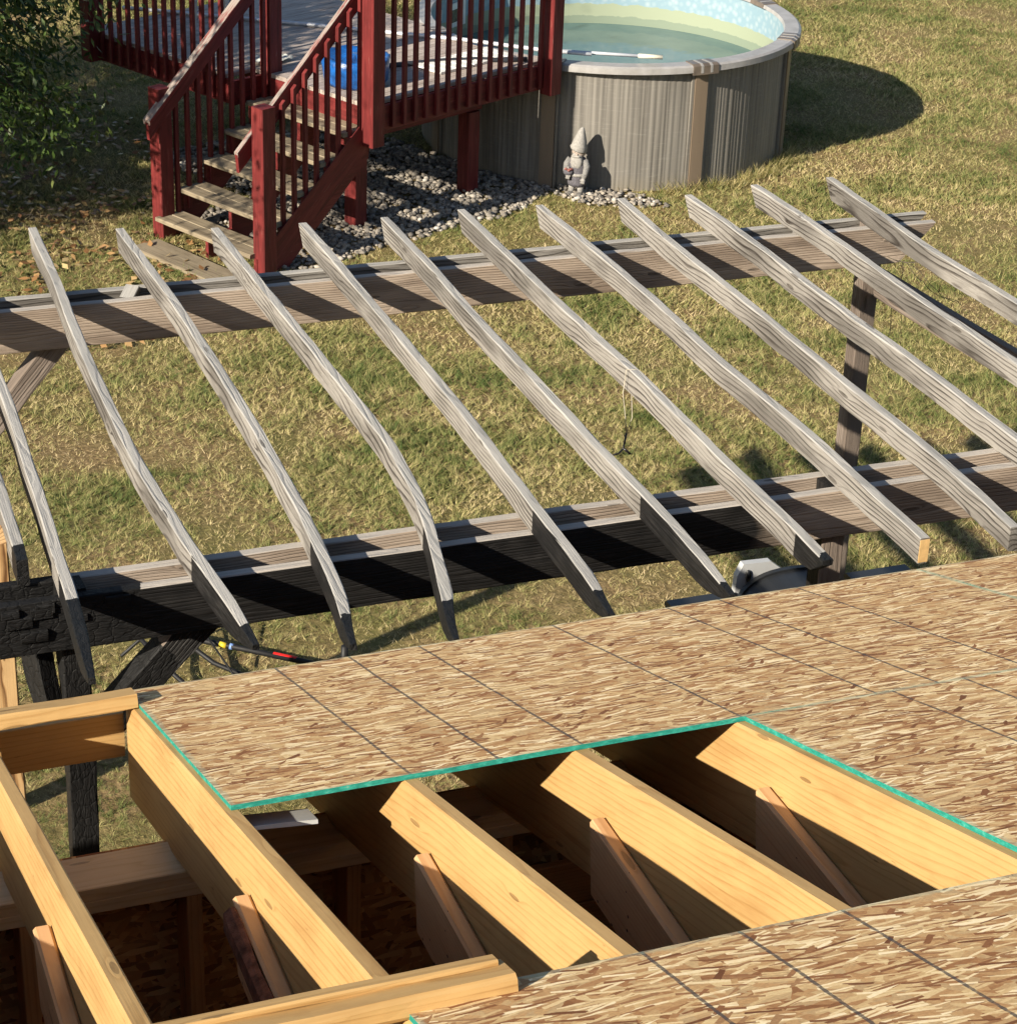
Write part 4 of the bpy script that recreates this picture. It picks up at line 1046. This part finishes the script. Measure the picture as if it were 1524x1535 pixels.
def build_grass():
    N = 7500000
    x = rng.uniform(-40, 620, N).astype('f4'); y = rng.uniform(95, 900, N).astype('f4')
    # keep what the wedge of lawn in view and a good margin round it needs; thin out with distance
    left = -30+.10*(y-95); right = 250+.52*(y-150)
    d = np.hypot(x-CAM[0], y-CAM[1])
    keep = (x > left-10) & (x < right+40) & (rng.random(N) < np.clip((340/d)**1.35, 0, 1))
    keep &= (x-PX)**2+(y-PY)**2 > (PR+.5)**2
    x, y = x[keep], y[keep]
    gi = np.nonzero((x > 110) & (x < 310) & (y > 430) & (y < 620))[0]
    g = np.zeros(len(x), bool); g[gi] = [gravel_in(float(a), float(b)) for a, b in zip(x[gi], y[gi])]
    x, y = x[~g], y[~g]
    # worn patches: smooth value noise on a lattice
    def vnoise(x, y, s, seed):
        r = np.random.default_rng(seed).random((256, 256)); u, v = x/s+50, y/s+50
        i0, j0 = np.floor(u).astype(int), np.floor(v).astype(int); fu, fv = u-i0, v-j0
        fu, fv = fu*fu*(3-2*fu), fv*fv*(3-2*fv)
        return ((r[i0 % 256, j0 % 256]*(1-fu)+r[(i0+1) % 256, j0 % 256]*fu)*(1-fv)+(r[i0 % 256, (j0+1) % 256]*(1-fu)+r[(i0+1) % 256, (j0+1) % 256]*fu)*fv)
    wear = .5*vnoise(x, y, 22, 1)+.32*vnoise(x, y, 9, 2)+.18*vnoise(x, y, 4, 3)
    lush = .45*vnoise(x, y, 5.5, 4)+.55*vnoise(x, y, 2.6, 5)
    keep = rng.random(len(x)) < np.clip(1.9-2.2*wear, .22, 1)
    x, y, wear, lush = x[keep], y[keep], wear[keep], lush[keep]
    cs = 1.8
    cl = np.floor(x/cs)*977.0+np.floor(y/cs)*131.0
    h1 = np.modf(np.abs(np.sin(cl*12.9898)*43758.5453))[0]; h2 = np.modf(np.abs(np.sin(cl*78.233)*24634.6345))[0]; h3 = np.modf(np.abs(np.sin(cl*39.425)*17331.77))[0]
    pull = rng.uniform(.1, .8, len(x)).astype('f4')
    x = x+((np.floor(x/cs)+.15+.7*h1)*cs-x)*pull; y = y+((np.floor(y/cs)+.15+.7*h2)*cs-y)*pull
    n = len(x); d = np.hypot(x-CAM[0], y-CAM[1])
    size = np.clip(d/400, .75, 1.8)
    h = rng.gamma(6, .108, n)*(.35+.9*lush+.7*h3)*np.clip(1.35-.8*wear, .4, 1.2)*np.clip(size, .9, 1.35)*1.25+.2
    wdt = rng.uniform(.08, .17, n)*size*1.2
    an = rng.uniform(0, 2*np.pi, n); la = rng.uniform(-1.1, 1.1, n)+h1*40
    lean = rng.uniform(.3, 1.6, n)*h
    lx, ly = np.cos(la)*lean, np.sin(la)*lean
    wx, wy = np.cos(an)*wdt/2, np.sin(an)*wdt/2
    t = np.clip((y-130)/340, 0, 1); zg = ZG0+(ZG1-ZG0)*t*t*(3-2*t)-.2
    V = np.empty((n, 3, 3), 'f4')
    V[:, 0] = np.stack([x-wx, y-wy, zg], -1); V[:, 1] = np.stack([x+wx, y+wy, zg], -1)
    V[:, 2] = np.stack([x+lx, y+ly, zg+h*.85], -1)
    me = npmesh(V.reshape(-1, 3)*IN, np.arange(n*3).reshape(-1, 3))
    tone = np.clip(.50*rng.random(n)+.80*wear+.17-.32*lush-.24*(h2-.4), 0, 1)
    at = me.attributes.new('tone', 'FLOAT', 'POINT'); at.data.foreach_set('value', np.repeat(tone, 3).astype('f4'))
    tag(link('grass', me, M['grass']), 'short patchy green and straw coloured lawn grass', 'grass', kind='stuff')
    pass
build_grass()

def leaf_mesh(P, D, U, L, W, fold=.25):
    """leaf-shaped pair of quads: base P, direction D, up U"""
    D = D/np.linalg.norm(D, axis=1, keepdims=True)
    S = np.cross(D, U); S /= np.linalg.norm(S, axis=1, keepdims=True)+1e-9
    N = np.cross(S, D)
    L = L[:, None]; W = W[:, None]
    b0 = P; m1 = P+D*L*.45+S*W*.5-N*W*fold; m2 = P+D*L*.45-S*W*.5-N*W*fold; tip = P+D*L-N*L*.12
    V = np.stack([b0, m1, tip, m2], 1).reshape(-1, 3)
    i = np.arange(len(P))*4
    F = np.concatenate([np.stack([i, i+1, i+2], 1), np.stack([i, i+2, i+3], 1)])
    return V, F
def leaf_mat(name, ramp_, trans=.35):
    b = NB(name); t = b.attr('tone', 'GEOMETRY'); c = b.ramp(t, ramp_)
    m_ = b.done(c, .45, spec=.4)
    tr = b.n('ShaderNodeBsdfTranslucent'); b.set(tr.inputs[0], c); mx = b.n('ShaderNodeMixShader'); mx.inputs[0].default_value = trans
    b.t.links.new(b.bsdf.outputs[0], mx.inputs[1]); b.t.links.new(tr.outputs[0], mx.inputs[2]); b.t.links.new(mx.outputs[0], b.out.inputs[0])
    return m_
M['leaf'] = leaf_mat('tree_leaves', [(0, (.025, .052, .012)), (.5, (.06, .105, .023)), (.85, (.12, .165, .042)), (1, (.20, .22, .08))])
M['bark'] = simple('tree_bark', (.085, .065, .05), .9, .3, 14, .01)
def tree():
    T0 = Vector((-75, 560, tz(0, 560)))
    t = Root('shade_tree', tuple(T0), label='leafy green tree with low hanging branches at the left edge', cat='tree')
    tube('trunk', t, M['bark'], [T0+Vector((0, 0, -3)), T0+Vector((1, 0, 30)), T0+Vector((-2, 3, 80)), T0+Vector((4, 0, 140)), T0+Vector((0, 0, 190))], 8, n=12, radii=[10, 8, 7, 5, 2])
    # crown: sprays of twigs ending in an uneven shell
    C0 = np.array([-62., 548., -22.]); R0 = np.array([130., 104., 92.])
    tips = []
    for i in range(640):
        u = rng.normal(size=3); u /= np.linalg.norm(u); r = rng.uniform(.45, 1.0)**.6
        p = C0+u*R0*r*(1+.15*mnoise.noise(Vector(u*2.2)))
        if p[2] < tz(0, 550)+22: p[2] = tz(0, 550)+22+rng.uniform(0, 25)
        tips.append(p)
    # low branches that reach into the picture
    for p in ((72, 545, -75), (80, 552, -84), (66, 540, -70), (88, 556, -68), (74, 530, -90), (68, 534, -97), (78, 538, -99), (84, 560, -92), (60, 528, -84), (86, 545, -60), (64, 520, -100), (76, 560, -62), (58, 540, -62), (70, 555, -58)):
        for k in range(3): tips.append(np.array(p, float)+rng.normal(size=3)*(5, 7, 4))
    nlow = len(tips)
    for k in range(30):                      # sparse outer sprays that dapple the stair
        T = np.array([rng.uniform(120, 172), 0, rng.uniform(-124, -84)]); T[1] = .49*T[0]+rng.uniform(398, 452)
        t_ = T[0]-rng.uniform(-70, 40); tips.append(T-t_*np.array([1, .49, -.56]))
    P = []; D = []; tone = []
    for i, c in enumerate(tips):
        st = T0+Vector((0, 0, random.uniform(50, 150)))
        cv = Vector(c); mid = st.lerp(cv, .6)+Vector((0, 0, 16))
        if i % 8 == 0 or i >= 640:
            tube('branch', t, M['bark'], [st, mid, cv.lerp(mid, .3)+Vector((0, 0, 3)), cv], 1, n=5, radii=[2.2, 1.2, .5, .15])
        n = 150 if i < 640 else 70
        sp = np.array([13, 13, 10]) if i < 640 else np.array([8, 8, 6])
        if i >= nlow: n = 26; sp = np.array([9, 9, 7])
        q = c+rng.normal(size=(n, 3))*sp
        dd = rng.normal(size=(n, 3))*.8+np.array([.25, -.15, -.55])
        P.append(q); D.append(dd); tone.append(np.clip(rng.normal(.5, .22, n)+.12*rng.normal(), 0, 1))
    P = np.concatenate(P); D = np.concatenate(D); tone = np.concatenate(tone); n = len(P)
    ok = P[:, 2] > tz(0, 540)+6
    t_ = 75-P[:, 0]; sy_, sz_ = P[:, 1]+.49*t_, P[:, 2]-.56*t_      # a thin side of the crown lets sun through to the low boughs
    thin = (t_ > 22) & (sy_ > 508) & (sy_ < 580) & (sz_ > -108) & (sz_ < -48)
    ok &= ~(thin & (rng.random(n) < .9))
    P, D, tone = P[ok], D[ok], tone[ok]; n = len(P)
    U = rng.normal(size=(n, 3))*.5+np.array([-.3, -.1, 1.0])
    V, F = leaf_mesh(P-np.array(T0), D, U, rng.uniform(2.6, 4.8, n), rng.uniform(.9, 1.6, n))
    me = npmesh(V*IN, F)
    at = me.attributes.new('tone', 'FLOAT', 'POINT'); at.data.foreach_set('value', np.repeat(tone, 4).astype('f4'))
    link('crown', me, M['leaf'], t)
tree()
def litter():
    n = 2600
    x = rng.uniform(30, 150, n); y = rng.uniform(400, 660, n)
    dens = np.array([mnoise.noise(Vector((a*.04, b*.04, 9))) for a, b in zip(x, y)])
    k = (dens > -.15) & ~((x > 128) & (y > 455)) & (x < 60+.6*(y-360))
    k &= rng.random(n) < np.clip(1.2-np.abs(x-85)/60, .05, 1)
    x, y = x[k], y[k]; n = len(x)
    z = np.array([tz(a, b) for a, b in zip(x, y)])+rng.uniform(1.0, 2.4, n)
    D = np.stack([rng.normal(size=n), rng.normal(size=n), rng.normal(size=n)*.25], -1); U = np.stack([rng.normal(size=n)*.4, rng.normal(size=n)*.4, np.ones(n)], -1)
    V, F = leaf_mesh(np.stack([x, y, z], -1), D, U, rng.uniform(2, 4.2, n), rng.uniform(1.2, 2.4, n), .15)
    me = npmesh(V*IN, F)
    at = me.attributes.new('tone', 'FLOAT', 'POINT'); at.data.foreach_set('value', np.repeat(rng.random(n), 4).astype('f4'))
    m_ = leaf_mat('fallen_leaves', [(0, (.12, .055, .022)), (.4, (.27, .145, .06)), (.8, (.42, .27, .12)), (1, (.52, .40, .20))], .15)
    tag(link('leaf_litter', me, m_), 'dry brown fallen leaves scattered on the grass left of the stair', 'leaves', kind='stuff')
litter()
def weeds():
    P = []; H = []
    for _ in range(2600):
        al = math.radians(random.uniform(30, 108)); r = PR+random.uniform(.8, 9)**1.0
        p = Vector((PX, PY, 0))+PA(al, r, 0)
        if mnoise.noise(Vector((al*6, r*.1, 2))) < -.1: continue
        P.append((p.x, p.y)); H.append(random.uniform(2, 7.5)*(1-.05*(r-PR)))
    n = len(P); P = np.array(P); H = np.array(H)
    an = rng.uniform(0, 6.28, n); ln = H*rng.uniform(.3, .9, n); w_ = rng.uniform(.15, .32, n)
    wx, wy = np.cos(an)*w_/2, np.sin(an)*w_/2
    zg = np.array([tz(a, b) for a, b in P])
    la = rng.uniform(0, 6.28, n)
    V = np.empty((n, 3, 3)); V[:, 0] = np.stack([P[:, 0]-wx, P[:, 1]-wy, zg], -1); V[:, 1] = np.stack([P[:, 0]+wx, P[:, 1]+wy, zg], -1)
    V[:, 2] = np.stack([P[:, 0]+np.cos(la)*ln, P[:, 1]+np.sin(la)*ln-.2*ln, zg+H*.85], -1)
    me = npmesh(V.reshape(-1, 3)*IN, np.arange(n*3).reshape(-1, 3))
    at = me.attributes.new('tone', 'FLOAT', 'POINT'); at.data.foreach_set('value', np.repeat(rng.random(n), 3).astype('f4'))
    m_ = leaf_mat('dry_weeds', [(0, (.10, .13, .03)), (.3, (.26, .24, .08)), (.7, (.44, .36, .16)), (1, (.60, .50, .27))], .3)
    tag(link('dry_weeds', me, m_), 'tufts of dry straw coloured weeds along the foot of the pool wall', 'weeds', kind='stuff')
weeds()
